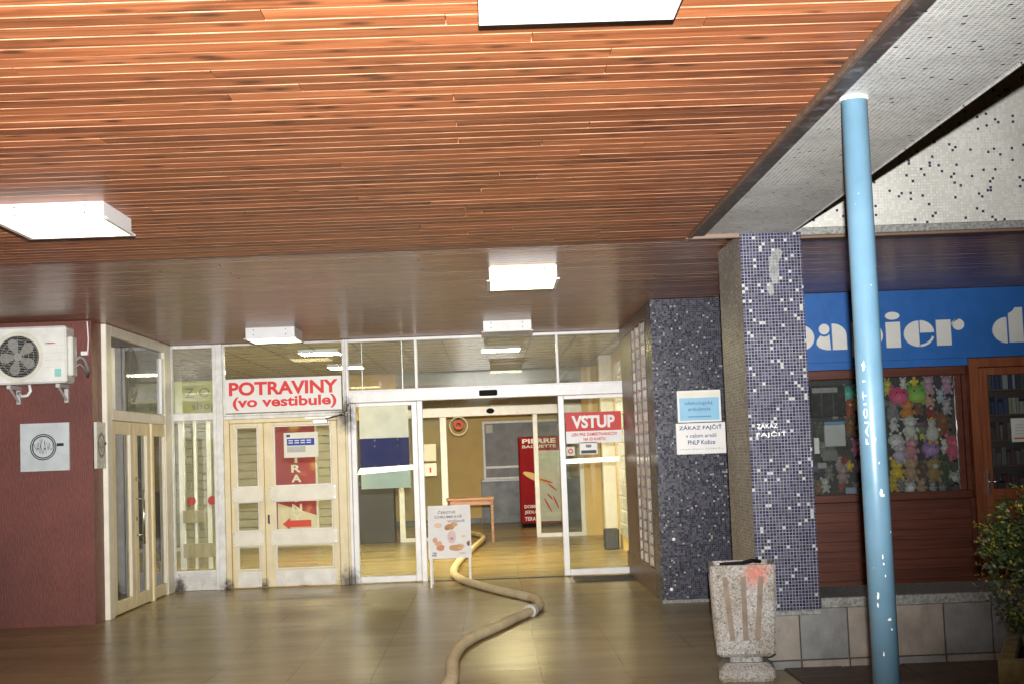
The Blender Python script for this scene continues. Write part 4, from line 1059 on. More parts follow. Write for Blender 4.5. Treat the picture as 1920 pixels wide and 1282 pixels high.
# ============================================================ SHOP on the right
YS = 14.5
shf = thing('shopfront', 'mahogany stained shop front with a toy window under the blue fascia', 'shop front', (4.0, YS, 0))
fb = thing('shop_fascia_sign', 'blue fascia sign with rounded white letters papier d above the toy window', 'sign', (4.0, YS-.05, 2.3))
MB().box(2.9, 8.0, YS-.04, YS+.0, 2.335, 3.04, .004).build('board', M['signblue'], fb)
MB().box(2.9, 4.85, YS-.04, YS+.0, 2.262, 2.334, .0).build('board_lower', M['signblue'], fb)
def shape(pts): b = MB(); b.add([(x, YS-.052, z) for x, z in pts]+[(x, YS-.0405, z) for x, z in pts], [tuple(range(len(pts)))[::-1]]+[(i, (i+1) % len(pts), len(pts)+(i+1) % len(pts), len(pts)+i) for i in range(len(pts))]); return b
def arc(cx, cz, rx_, rz_, a0, a1, n=18): return [(cx+math.cos(R(a0+(a1-a0)*k/n))*rx_, cz+math.sin(R(a0+(a1-a0)*k/n))*rz_) for k in range(n+1)]
zb0, zx = 2.462, 2.725
zm = (zb0+zx)/2; hh = (zx-zb0)/2
def letter(*shapes):
    b = MB()
    for s_ in shapes: q = shape(s_); b.add(q.v, q.f)
    b.build('letter', M['letterwhite'], fb)
def rect(x0, x1, z0, z1): return [(x0, z0), (x1, z0), (x1, z1), (x0, z1)]
letter(rect(2.985, 3.13, 2.38, zx), arc(3.16, zm, .148, hh, -90, 90))
letter(arc(3.411, 2.672, .054, .054, 0, 360, 24)[:-1], [(3.462, 2.618), (3.470, zb0)]+arc(3.46, 2.535, .132, .073, 270, 180, 10)+[(3.332, 2.56)]+arc(3.411, 2.672, .072, .075, 235, 305, 8), [(3.490, zb0), (3.637, zb0), (3.637, 2.60)]+arc(3.50, 2.60, .137, .125, 0, 90, 12)+[(3.490, 2.725)])
letter(rect(3.690, 3.838, 2.385, zx), arc(3.862, zm, .142, hh, -90, 90))
letter(rect(4.036, 4.183, zb0, zx-.005), arc(4.109, 2.783, .074, .040, 0, 360, 24)[:-1])
letter(arc(4.372, zm, .155, hh, 90, 270), [(4.384, 2.602)]+[(4.526, 2.602)]+arc(4.384, 2.602, .142, .126, 0, 90, 12)[1:], arc(4.375, zm, .155, hh, -88, -18, 10)+arc(4.375, zm+.012, .135, hh-.012, -18, -88, 10))
letter(rect(4.549, 4.698, zb0+.005, zx), arc(4.776, 2.672, .060, .057, 0, 360, 24)[:-1], [(4.698, 2.66), (4.712, 2.70), (4.745, 2.725), (4.79, 2.73), (4.745, 2.71), (4.715, 2.685)])
letter(arc(5.268, zm+.005, .148, hh, 90, 270), [(5.288, zb0+.01), (5.433, zb0+.01), (5.433, 2.825), (5.36, 2.825), (5.335, 2.79), (5.288, 2.765)])
letter(rect(5.49, 5.63, zb0+.01, zx), arc(5.56, 2.783, .07, .04, 0, 360, 24)[:-1])
letter(rect(5.68, 5.82, zb0+.01, zx), rect(5.86, 5.99, zb0+.01, zx-.02))
# window frame
b = MB(); b.box(3.0, 4.72+.11, YS-.03, YS+.06, 2.17, 2.26, .006); b.box(3.0, 4.83, YS-.03, YS+.06, .93, 1.01, .006)
b.box(4.72, 4.775, YS-.025, YS+.06, 1.011, 2.169, .005); b.box(4.78, 4.83, YS-.03, YS+.06, 1.011, 2.169, .005); b.box(2.92, 3.02, YS-.03, YS+.06, .0, 2.26, .005)
b.build('window_frame', M['mahog'], shf)
MB().box(3.02, 4.719, YS+.01, YS+.018, 1.011, 2.169).build('pane', M['glass_shop'], shf)
for k in range(9):
    z = .05+k*.0975
    MB().box(3.02, 4.80, YS-.012, YS+.02, z, z+.0968, .0018).build('plank', M['mahog'], shf, loc=(3.9, YS, z))
MB().box(4.80, 4.85, YS-.02, YS+.05, .04, .929, .004).build('corner_board', M['mahog'], shf)
MB().box(2.95, 8.0, YS-.035, YS+.06, -.01, .045, .004).build('threshold', fm((.10, .05, .035)), shf)
MB().box(2.9, 2.96, 15.0, 15.5, 0, 3.04).build('side_reveal', M['mahog'], shf)
sdoor = thing('shop_entrance', 'orange brown wooden shop door with a glass upper half and lever handle', 'door', (5.3, YS, 0))
b = MB(); b.box(4.855, 4.95, YS-.05, YS+.06, .046, 2.33, .006); b.box(4.951, 6.1, YS-.05, YS+.06, 2.235, 2.33, .006); b.box(6.0, 6.1, YS-.05, YS+.06, .046, 2.234, .006)
b.build('frame', M['mahog2'], sdoor)
b = MB(); b.box(4.955, 5.045, YS-.03, YS+.03, .05, 2.23, .005); b.box(5.91, 5.995, YS-.03, YS+.03, .05, 2.23, .005); b.box(5.046, 5.909, YS-.029, YS+.03, 2.155, 2.23, .004); b.box(5.046, 5.909, YS-.029, YS+.03, .90, 1.01, .004); b.box(5.046, 5.909, YS-.029, YS+.03, .05, .17, .004)
lfo = b.build('door_leaf', M['mahog2'], sdoor)
MB().box(5.046, 5.909, YS+.0, YS+.008, 1.011, 2.154).build('pane', M['glass_shop'], lfo)
MB().box(5.046, 5.909, YS-.01, YS+.01, .171, .899, .01).build('lower_panel', M['mahog2'], lfo)
MB().tube([(5.0, YS-.03, 1.085), (5.0, YS-.075, 1.085), (5.135, YS-.08, 1.082)], .009, 8).build('handle', M['steel'], lfo, smooth=True)
MB().box(4.985, 5.015, YS-.036, YS-.0305, .96, 1.20, .004).build('handle_plate', M['steel'], lfo)
dn = thing('door_notice', 'white opening hours sheet on the shop door glass', 'notice', (5.38, YS, 1.45))
MB().box(5.262, 5.50, YS-.012, YS-.006, 1.47, 1.71, .001).build('sheet', fm((.66, .70, .62)), dn)
MB().box(5.285, 5.48, YS-.0145, YS-.0125, 1.50, 1.515).build('red_line', M['red'], dn)
b = MB()
for k in range(4): b.box(5.30, 5.45, YS-.0145, YS-.0125, 1.55+k*.03, 1.558+k*.03)
b.build('printed_lines', fm((.45, .48, .45)), dn)
# shop interior shell
struct(MB().box(2.9, 8.0, 16.4, 16.5, 0, 3.04).build('shop_back_wall', fm((.10, .085, .07))))
struct(MB().box(7.9, 8.0, 14.56, 16.4, 0, 3.04).build('shop_side_wall', fm((.10, .085, .07))))
MB().box(8.0, 9, 14.4, 14.6, 0, 3.04).build('wall_end', M['mahog'])['kind'] = 'structure'
# wire rack behind the toys
rk = thing('wire_rack', 'black wire mesh rack filling the toy window behind the toys', 'rack', (3.9, 14.95, 1.0))
b = MB()
for k in range(29): b.box(3.05+k*.06, 3.053+k*.06, 14.95, 14.953, 1.0, 2.25)
for k in range(18): b.box(3.03, 4.75, 14.947, 14.9495, 1.03+k*.07, 1.033+k*.07)
b.build('mesh_panel', fm((.07, .07, .07), .4), rk)
MB().box(3.02, 4.78, 14.99, 15.0, .95, 2.3).build('backing', fm((.022, .022, .022)), rk)
MB().box(3.02, 4.78, YS+.065, 14.985, .90, .93).build('sill_board', M['mahog'], rk)

# door display: shelves of books and boxes
bs = thing('book_shelf', 'shelves of dark and striped packets behind the shop door glass', 'shelf', (5.5, 14.9, .6))
for z in (.98, 1.24, 1.50, 1.76, 2.02): MB().box(4.95, 6.1, 14.78, 15.05, z-.018, z-.001, .002).build('shelf_board', fm((.12, .07, .04)), bs)
MB().box(4.95, 6.1, 15.06, 15.08, .5, 2.4).build('backing', fm((.05, .04, .035)), bs)
for zi, z in enumerate((.98, 1.24, 1.50, 1.76, 2.02)):
    x = 4.98; cnt = 0
    while x < 5.62:
        wd = random.uniform(.022, .055); h = random.uniform(.12, .19)
        cc = random.choice([(.02, .03, .08), (.30, .32, .33), (.10, .03, .03), (.04, .04, .045), (.03, .05, .14), (.35, .30, .20), (.06, .06, .06)] if z > 1.6 else [(.09, .05, .06), (.15, .14, .14), (.08, .02, .03), (.04, .04, .04), (.11, .08, .09)])
        o = MB().box(x, x+wd, 14.80, 14.98, z, z+h, .003).build('stationery_box', fm(cc)); x += wd+.006
        tag(o, ORD[min(cnt, 19)]+' upright packet from the left, '+('bottom', 'fourth', 'middle', 'second', 'top')[zi]+' shelf behind the shop door glass', 'packet', 'packets shelved behind the shop door'); cnt += 1

# ---- plush toys
def ico(name, r, sc_, c=(0, 0, 0), sub=2):
    o = MB().ball(c, r, sub, sc_); me = bpy.data.meshes.new(name); me.from_pydata(o.v, [], o.f); me.polygons.foreach_set('use_smooth', [True]*len(me.polygons)); me.materials.append(plushmat((.5, .5, .5))); return me
ME = dict(body=ico('plush_body', .5, (.82, .6, .95)), ball=ico('plush_ball', .5, (1.15, .8, .9)), head=ico('plush_head', .5, (1, .85, .9)),
          ear=ico('plush_ear', .5, (1, .5, 1), sub=1), long=ico('plush_long_ear', .5, (.38, .3, 1.3), sub=1), limb=ico('plush_limb', .5, (.7, .7, 1.25), sub=1), eye=ico('plush_eye', .5, (1, .6, 1), sub=1))
EYE_M = flat('bead_eye', (.01, .01, .01), .15, .8)
def toy(kind, x, z, s, c, label, c2=None, y=None, tilt=0):
    """s = overall height in metres; z = bottom"""
    y = y if y is not None else 14.80+random.uniform(-.06, .06)
    t = thing('plush_toy', label, 'plush toy', (x, y, z), 'plush toys in the shop window')
    t.rotation_euler = (0, R(tilt), 0)
    m1 = plushmat(c); m2 = plushmat(c2 or tuple(min(1, q*1.25+.03) for q in c))
    def P(nm_, key, lx, ly, lz, sz, mt_, rot=None, par=None):
        o = bpy.data.objects.new(nm_, ME[key]); COL.objects.link(o); o.parent = par or t
        if isinstance(sz, (int, float)): sz = (sz,)*3
        o.location = (lx*s, ly*s, lz*s); o.scale = tuple(q*s for q in sz)
        if rot: o.rotation_euler = (0, R(rot), 0)
        o.material_slots[0].link = 'OBJECT'; o.material_slots[0].material = mt_; return o
    if kind in ('bear', 'bunny', 'cow'):
        P('body', 'body', 0, 0, .32, .62, m1)
        P('head', 'head', 0, -.05, .70, .54, m1)
        P('muzzle', 'head', 0, -.25, .63, .22, m2)
        if kind == 'bear':
            for q in (-1, 1): P('ear', 'ear', q*.22, 0, .93, .18, m2)
        elif kind == 'bunny':
            for q in (-1, 1): P('ear', 'long', q*.11, 0, 1.02, .30, m1, q*12)
        else:
            for q in (-1, 1): P('ear', 'long', q*.28, 0, .80, .20, m1, q*80)
        for q in (-1, 1):
            P('arm', 'limb', q*.26, -.14, .38, .20, m1, -q*25)
            P('leg', 'limb', q*.16, -.20, .10, .25, m1, -q*10)
            P('eye', 'eye', q*.11, -.27, .76, .045, EYE_M)
    elif kind == 'ball':
        P('body', 'ball', 0, 0, .42, .82, m1); P('belly', 'ball', 0, -.12, .30, .62, m2)
        for q in (-1, 1): P('ear', 'ear', q*.28, 0, .80, .22, m1); P('eye', 'eye', q*.16, -.32, .52, .08, EYE_M); P('foot', 'ear', q*.22, -.1, .06, .24, m1)
    elif kind == 'elephant':
        P('body', 'body', 0, 0, .35, .6, m1); P('head', 'head', 0, -.1, .68, .42, m1)
        for q in (-1, 1): P('ear', 'ear', q*.32, 0, .70, .38, m1); P('eye', 'eye', q*.1, -.28, .74, .045, EYE_M); P('leg', 'limb', q*.18, -.1, .12, .28, m1)
        P('trunk', 'limb', 0, -.28, .52, .17, m2)
    elif kind == 'bird':
        P('body', 'body', 0, 0, .40, .72, m1); P('head', 'head', 0, -.05, .80, .34, m1); P('beak', 'limb', 0, -.24, .76, .10, plushmat((.7, .35, .04)))
        for q in (-1, 1): P('wing', 'limb', q*.30, 0, .48, .32, m2, -q*25); P('foot', 'ear', q*.14, -.1, .05, .18, plushmat((.7, .35, .04))); P('eye', 'eye', q*.07, -.2, .84, .045, EYE_M)
    return t
import numpy as _np
def TW(px, py):   # point of the shop window (in photo pixels measured once) on the toys' plane
    dx, dy = px-960, py-641
    u = dx*math.cos(ROLL)-dy*math.sin(ROLL); v = dx*math.sin(ROLL)+dy*math.cos(ROLL)
    ray = fwd*2700+rgt0*u-up0*v; t_ = 14.8/ray.y
    return EYE.x+ray.x*t_, EYE.z+ray.z*t_
WH = (.58, .58, .54); PK = (.62, .25, .32); GY = (.20, .20, .21); BR = (.20, .09, .04); TN = (.46, .29, .18); PU = (.34, .19, .48)
def T(kind, px, py, hp, c, label, c2=None, org=(1640, 700, 5.576), tilt=0, y=None):
    x, z = TW(org[0]+px/org[2], org[1]+py/org[2]); h = hp/org[2]*14.8/2700*1.42
    toy(kind, x, z-h*.45, h, c, label, c2, tilt=tilt, y=y)
T('ball', 240, 215, 165, (.68, .05, .17), 'hot pink round plush toy near the top of the window, right beside the blue pole', (.75, .12, .25))
T('ball', 440, 195, 190, (.19, .46, .06), 'lime green round plush toy at the top of the window', (.3, .55, .1))
T('bird', 400, 85, 80, (.75, .55, .05), 'small yellow plush bird above the lime green toy')
T('bear', 280, 105, 90, WH, 'white plush bear tucked behind the hot pink toy')
T('bunny', 140, 150, 120, (.55, .48, .06), 'mustard plush bunny half hidden by the blue pole at the top')
T('bear', 570, 120, 140, (.55, .32, .47), 'lilac pink plush bear in the top row, left one of two', (.62, .4, .52))
T('bear', 765, 120, 150, (.52, .30, .44), 'lilac pink plush bear in the top right corner of the window', (.6, .38, .5))
T('bear', 575, 260, 130, (.58, .34, .25), 'peach faced plush bear with dark ears under the lilac bears', (.03, .03, .03))
T('bear', 670, 240, 110, (.42, .46, .54), 'pale blue grey plush bear beside the peach faced bear')
T('elephant', 190, 370, 180, GY, 'grey plush elephant right of the blue pole')
T('bear', 345, 385, 190, (.60, .22, .04), 'bright orange plush bear in the second row', (.66, .30, .08))
T('bear', 455, 365, 110, BR, 'dark brown plush bear between the orange bear and the red jumper toy')
T('bear', 595, 390, 120, (.33, .02, .03), 'plush toy in a red jumper with white arms, middle of the window', WH)
T('bear', 740, 350, 120, (.45, .42, .48), 'pale grey plush bear at the right edge of the window, second row')
T('bird', 615, 470, 90, (.68, .42, .04), 'orange yellow plush bird above the white plush bird')
T('bear', 205, 530, 120, WH, 'small white plush bear in a violet shirt right of the pole', PU)
T('cow', 350, 570, 190, (.55, .56, .50), 'cream plush cow in the middle row')
T('ball', 465, 560, 110, (.22, .08, .16), 'striped maroon plush ball beside the cream cow', (.12, .22, .10))
T('bird', 605, 610, 190, WH, 'tall white plush bird in the middle of the window')
T('bear', 720, 530, 190, (.24, .085, .03), 'large brown plush bear right of the white bird')
T('elephant', 480, 640, 80, (.66, .55, .07), 'small yellow plush elephant below the striped ball', (.3, .5, .2))
T('ball', 215, 690, 130, WH, 'round cream plush toy in the third row beside the pole')
T('bunny', 370, 780, 190, (.58, .25, .30), 'pink plush bunny in the third row', tilt=6)
T('bear', 245, 830, 170, (.50, .44, .56), 'lavender and white plush bear below the round cream toy', WH)
T('ball', 600, 775, 150, PU, 'violet round plush toy in the third row')
T('bear', 735, 760, 120, WH, 'small white plush bear right of the violet round toy')
T('bear', 805, 780, 200, (.62, .10, .19), 'raspberry pink plush bear at the right edge of the window')
T('bear', 620, 880, 70, GY, 'little grey plush bear under the violet round toy')
T('bear', 235, 1005, 180, (.68, .46, .02), 'yellow plush bear in the bottom rows beside the pole')
T('bear', 375, 1005, 190, TN, 'tan plush bear in the bottom rows', (.5, .33, .22))
T('bear', 495, 1010, 150, (.13, .06, .04), 'dark chocolate plush bear in the bottom rows')
T('cow', 605, 1015, 190, (.34, .23, .07), 'ochre plush cow in the bottom rows', WH)
T('bear', 740, 1000, 230, (.045, .085, .03), 'large dark green plush toy in the bottom right corner', (.07, .12, .05))
T('ball', 830, 1070, 100, (.45, .46, .45), 'grey white plush ball in the far bottom right corner of the window')
T('ball', 370, 1170, 110, WH, 'round cream plush toy on the window sill')
T('bear', 490, 1175, 130, TN, 'tan plush bear sitting on the window sill')
T('bear', 270, 1160, 120, GY, 'grey plush bear on the window sill beside the pole')
T('bunny', 190, 1150, 130, (.55, .38, .04), 'mustard plush bunny on the window sill by the pole')
T('bear', 615, 1180, 90, (.35, .37, .38), 'pale grey plush bear on the window sill, third from the pole')
T('bear', 720, 1170, 90, (.25, .27, .30), 'blue grey plush bear on the window sill, near the right end')
# left of the pole
O2 = (1500, 700, 5.34)
T('ball', 500, 180, 130, (.09, .42, .36), 'turquoise round plush toy left of the blue pole', org=O2)
T('bear', 500, 345, 130, (.36, .07, .03), 'rust red plush bear under the turquoise toy', (.6, .4, .2), org=O2)
T('bear', 560, 300, 100, (.40, .26, .06), 'ochre plush bear half behind the pole on its left', org=O2)
T('bear', 490, 530, 150, (.20, .09, .035), 'brown plush bear left of the pole at mid height', (.3, .16, .07), org=O2)
T('bear', 580, 740, 130, (.56, .16, .30), 'magenta plush bear touching the left side of the pole', org=O2)
T('bear', 470, 820, 110, (.33, .02, .03), 'plush toy in a red jumper lying left of the pole', WH, org=O2, tilt=-60)
T('bird', 500, 920, 90, (.66, .42, .04), 'yellow plush bird left of the pole near the bottom', org=O2)
T('bear', 420, 1010, 140, (.36, .24, .24), 'dusty pink plush bear near the bottom left of the window', org=O2)
T('bear', 590, 930, 90, (.34, .10, .24), 'small purple plush bear at the lower left side of the pole', org=O2)
T('bear', 300, 1000, 110, (.22, .21, .20), 'grey plush bear in the bottom left corner of the window', org=O2)
T('bear', 190, 1140, 110, (.26, .15, .10), 'brown plush bear at the bottom left end of the sill', org=O2)
T('bear', 560, 1150, 90, (.17, .15, .10), 'olive brown plush bear on the sill left of the pole', org=O2)
T('bunny', 690, 900, 170, GY, 'big grey plush bunny head behind the shop door glass', org=(1720, 724, 4), y=14.7)
for (k_, px_, py_, h_, c_, l_) in (('bear', 180, 560, 100, (.10, .12, .06), 'moss green plush bear left of the white paper bag'), ('ball', 350, 420, 60, (.25, .22, .2), 'small grey plush ball on top of the white paper bag'), ('bear', 470, 690, 120, (.04, .035, .03), 'black plush bear between the paper bag and the pole'),
        ('bear', 230, 760, 110, (.24, .24, .25), 'pale grey plush bear under the thin white card'), ('bear', 320, 800, 120, (.20, .20, .19), 'ash grey plush bear below the dark grey box'), ('ball', 150, 930, 90, (.10, .10, .18), 'dark blue plush ball at the left edge of the window'),
        ('bear', 430, 1120, 100, (.30, .09, .05), 'brick red plush bear on the sill left of the pole'), ('bear', 260, 1120, 110, (.5, .5, .48), 'white plush bear on the sill in the left corner of the window'), ('bear', 380, 900, 90, (.33, .30, .28), 'beige grey plush bear above the dusty pink bear')):
    T(k_, px_, py_, h_, c_, l_, org=O2)
# black display case and white bag
dcase = thing('display_case', 'dark glazed display case in the upper left of the toy window', 'display case', (3.4, 14.8, 1.7))
x0, z0 = TW(1518, 782); x1, z1 = TW(1580, 722)
MB().box(x0, x1, 14.72, 14.9, z0, z1, .005).build('case', fm((.035, .035, .035), .25), dcase)
MB().box(x0+.02, x1-.08, 14.715, 14.719, z1-.07, z1-.02).build('label_strip', fm((.25, .25, .25)), dcase)
for k in range(2): MB().box(x0+.11+k*.12, x0+.114+k*.12, 14.712, 14.7145, z0, z1).build('divider', fm((.12, .12, .12)), dcase)
x0, z0 = TW(1543, 837); x1, z1 = TW(1580, 789)
bagt = thing('gift_bag', 'white paper bag with a blue top edge in the left of the toy window', 'bag', ((x0+x1)/2, 14.75, z0))
MB().box(x0, x1, 14.70, 14.76, z0, z1-.03, .008).build('bag_body', fm((.42, .42, .42)), bagt)
MB().box(x0, x1, 14.699, 14.761, z1-.029, z1, .004).build('bag_top', fm((.10, .25, .45)), bagt)
x0, z0 = TW(1524, 850); x1, z1 = TW(1532, 820)
tag(MB().box(x0, x1, 14.71, 14.74, z0, z1, .004).build('price_card', M['signwhite']), 'thin white card standing at the left edge of the toy window', 'card')
for i, (ax, ay, bx_, by_, c, lb_) in enumerate(((1531, 878, 1548, 866, (.30, .28, .27), 'grey carton above the sill at the left end of the toy window'), (1583, 925, 1604, 912, (.22, .25, .36), 'blue grey carton on the sill left of the pole'), (1540, 864, 1568, 842, (.15, .15, .14), 'dark grey box below the white paper bag'))):
    x0, z0 = TW(ax, ay); x1, z1 = TW(bx_, by_)
    tag(MB().box(x0, x1, 14.74, 14.86, z0, z1, .006).build('carton', fm(c)), lb_, 'carton')

# ============================================================ PARAPET
pw = thing('parapet_wall', 'low plinth wall of square stone tiles under a granite cap, right of the bin', 'wall', (3.5, 10.0, 0))
MB().box(1.80, 9.0, 10.03, 10.75, 0, .395).build('core', M['mortar'], pw)
MB().box(2.24, 9.0, 9.995, 10.78, .405, .475, .006).build('cap', M['granite'], pw)
MB().box(1.74, 2.239, 9.99, 10.95, .365, .399, .005).build('pillar_base', M['granite'], pw)
tl = None; tcols = ['slabs', 'slabg', 'slabs', 'slabs', 'slabg', 'slabg', 'slabs', 'slabg']
for k in range(20):
    xa = 1.749+k*.333
    zt = .364 if xa+.333 < 2.3 else .404
    o = MB().box(xa+.004, xa+.329, 10.0-random.uniform(0, .004), 10.029, .062, zt, .003).build('tile', M[tcols[k % 8]], pw, loc=(xa+.166, 10.0, .2))
    MB().box(xa+.004, xa+.329, 9.985, 10.029, .0, .056, .004).build('skirting_tile', M['slabs' if k % 3 else 'slabg'], pw, loc=(xa+.166, 10.0, .03))

# paving right of the pillar line
def pavmat():
    mt, t, N, L, b = nm('dirty_paving')
    p = pos(N)
    c = ramp(N, L, noise(N, L, p, 3, 8, .7), [(.3, (.045, .032, .024)), (.7, (.15, .105, .08))])
    L.new(c, b.inputs['Base Color']); b.inputs['Roughness'].default_value = .6
    bump(N, L, noise(N, L, p, 20, 7, .7), .6, .012, b); return mt
M['paving'] = pavmat()
pv = struct(MB().box(1.95, 14, 2, 9.98, -.01, .002).build('pavement', M['mortar']))
ps = None
for i in range(9):
    for j in range(16):
        o = MB().box(0, .392, 0, .392, .0, .010, .004) if ps is None else None
        c = (1.96+i*.4, 3.6+j*.4-(0), .0)
        if ps is None: ps = o.build('paver', M['paving'], pv, loc=(0, 0, 0)); ps.location = c
        else: inst('paver', ps, (c[0], c[1], random.uniform(-.002, .003)), pv)

# ============================================================ CONCRETE BIN
bn_ = thing('litter_bin', 'square exposed aggregate concrete litter bin with vertical grooves and a smear of red paint', 'litter bin', (1.66, 9.55, 0))
def prism(levels, n=4, cham=.016, rotz=0, ctr=(0, 0)):
    """stack of chamfered squares: (half width, z)"""
    b = MB(); vs = []; ring = []
    for hw_, z in levels:
        c = min(cham, hw_*.4); pts = []
        for (sx, sy) in ((1, 1), (-1, 1), (-1, -1), (1, -1)):
            a = (sx*(hw_-c), sy*hw_); bb = (sx*hw_, sy*(hw_-c))
            pts += [bb, a] if sx*sy > 0 else [a, bb]
        ca, sa = math.cos(rotz), math.sin(rotz)
        vs += [(ctr[0]+x*ca-y*sa, ctr[1]+x*sa+y*ca, z) for x, y in pts]
    fs = []
    for i in range(len(levels)-1):
        for k in range(8): fs.append((i*8+k, i*8+(k+1) % 8, (i+1)*8+(k+1) % 8, (i+1)*8+k))
    fs.append(tuple(range(8))[::-1]); fs.append(tuple((len(levels)-1)*8+k for k in range(8)))
    b.add(vs, fs); return b
RZ = R(-7); CT = (1.650, 9.72)
prism([(.175, 0), (.185, .02), (.185, .075), (.14, .118)], ctr=CT, rotz=RZ).build('foot', M['aggregate'], bn_)
prism([(.105, .117), (.105, .17)], ctr=CT, rotz=RZ).build('neck', M['aggregate'], bn_)
bb = prism([(.168, .160), (.192, .182), (.215, .745), (.209, .76), (.185, .762), (.175, .60), (.172, .598)], ctr=CT, rotz=RZ)
bb.build('body', M['aggregate'], bn_)
prism([(.165, .61), (.165, .62)], ctr=CT, rotz=RZ).build('liner', M['darkgrey'], bn_)
cz_ = [(.0, .0)]
def face_pt(side, u, z, d):
    hw_ = .192+(.215-.192)*(z-.182)/.563+d
    x, y = {0: (u, -hw_), 1: (-hw_, -u)}[side]
    return (CT[0]+x*math.cos(RZ)-y*math.sin(RZ), CT[1]+x*math.sin(RZ)+y*math.cos(RZ), z)
for side in (0, 1):
    for (ub, ut) in ((-.085, -.12), (0, 0), (.075, .115)):
        vs = []; zz = (.27, .685)
        for z, uu in zip(zz, (ub, ut)):
            vs += [face_pt(side, uu-.017, z, .0035), face_pt(side, uu+.017, z, .0035)]
        b = MB(); b.add(vs+[face_pt(side, ub-.017, .27, .0), face_pt(side, ub+.017, .27, .0), face_pt(side, ut-.017, .685, .0), face_pt(side, ut+.017, .685, .0)], [(0, 1, 3, 2), (0, 4, 5, 1), (1, 5, 7, 3), (3, 7, 6, 2), (2, 6, 4, 0)])
        b.build('groove', M['groove'], bn_)
b = MB(); b.tube([(CT[0]-.16, CT[1]-.12, .765), (CT[0]-.02, CT[1]-.18, .775), (CT[0]+.05, CT[1]-.14, .785), (CT[0]+.12, CT[1]-.05, .77)], .012, 6); b.build('bag_edge', M['black'], bn_)

# ============================================================ BLUE POLE
po = thing('blue_pole', 'light blue painted steel pole with chipped paint holding up the canopy edge', 'pole', (1.623, 6.1, 0))
n_ = 40; MB().tube([(1.623, 6.1, 0), (1.623, 6.1, 3.015)], .0565, 32).build('shaft', M['pole'], po, smooth=True)
MB().tube([(1.623, 6.1, 3.006), (1.623, 6.1, 3.0205)], .062, 28).build('collar', M['signwhite'], po)
# stencilled word running up the pole, wrapped round its face
def poletext(s, z0, z1, a0, a1):
    o = text(s, (0, 1, z0, z1), M['letterwhite'], po, plane='V', d=0, bold=.0, spacing=1.15, name='stencilled_lettering')
    L0 = Vector(po.location)
    for v in o.data.vertices:
        wv_ = v.co+L0; a = R(a0+(a1-a0)*wv_.x); 
        v.co = Vector((math.sin(a)*.0575, -math.cos(a)*.0575, wv_.z))
poletext('FAJČIŤ !', 1.53, 1.80, -52, -28)
def chip(z, a, w_, h):
    n = 9; vs = []
    for k in range(n):
        t_ = 2*math.pi*k/n; rr = random.uniform(.5, 1.1); aa = R(a)+math.cos(t_)*w_/.057*rr; zz = z+math.sin(t_)*h*rr
        vs.append((1.623+math.sin(aa)*.0572, 6.1-math.cos(aa)*.0572, zz))
    MB().add(vs, [tuple(range(n))]).build('paint_chip', M['letterwhite'], po)
for q in ((1.86, -38, .010, .022), (1.33, 8, .008, .020), (1.315, 16, .007, .008), (1.06, -2, .004, .012), (1.03, 0, .006, .006), (.98, 5, .003, .008), (1.16, 48, .006, .004), (.80, 12, .010, .008), (.76, 20, .006, .006), (.90, -30, .006, .018), (.86, -34, .005, .014), (.66, -20, .004, .012), (1.45, 5, .004, .006), (2.2, 14, .002, .003), (1.55, -5, .003, .010)):
    chip(*q)

# ============================================================ PLANTER + BUSH
pt = thing('planter', 'mossy square concrete planter at the lower right corner', 'planter', (3.1, 8.0, 0))
pa_ = R(-22)
def PL(u, v, z): return (2.575+u*math.cos(pa_)-v*math.sin(pa_), 7.50+u*math.sin(pa_)+v*math.cos(pa_), z)
def prot(u0, u1, v0, v1, z0, z1, c=.0):
    b = MB().box(u0, u1, v0, v1, z0, z1, c); b.v = [PL(*q) for q in b.v]; return b
prot(0, 1.1, 0, .09, 0, .39, .012).build('side_wall', M['planter'], pt); prot(0, .09, .091, 1.0, 0, .39, .012).build('side_wall', M['planter'], pt)
prot(1.01, 1.1, .091, 1.0, 0, .39, .012).build('side_wall', M['planter'], pt); prot(.091, 1.009, .91, 1.0, 0, .39, .012).build('side_wall', M['planter'], pt)
prot(.091, 1.009, .091, .909, 0, .34).build('soil', M['soil'], pt)
bu = thing('box_shrub', 'clipped dark green shrub with yellowish leaf tips in the planter', 'shrub', (3.15, 7.75, .34))
rb = random.Random(3)
b = MB()
for k in range(9):
    a = rb.uniform(0, 6.28); rr = rb.uniform(.1, .3)
    b.tube([(3.15, 7.75, .33), (3.15+math.cos(a)*rr*.5, 7.75+math.sin(a)*rr*.5, .6), (3.15+math.cos(a)*rr*1.2, 7.75+math.sin(a)*rr*1.2, 1.0)], .01, 5, rs=[.018, .012, .005])
b.build('stem', M['stem'], bu)
lv = MB(); lv2 = MB()
clumps = []
for k in range(210):
    th = rb.uniform(0, 6.283); z = rb.uniform(.44, 1.22)
    R0_ = .50*math.sqrt(max(.05, 1-((z-.86)/.46)**2))*(1.0)+.02
    rr = R0_*rb.uniform(.60, 1.04)
    clumps.append((3.15+math.cos(th)*rr, 7.75+math.sin(th)*rr, z, rb.uniform(.05, .10)))
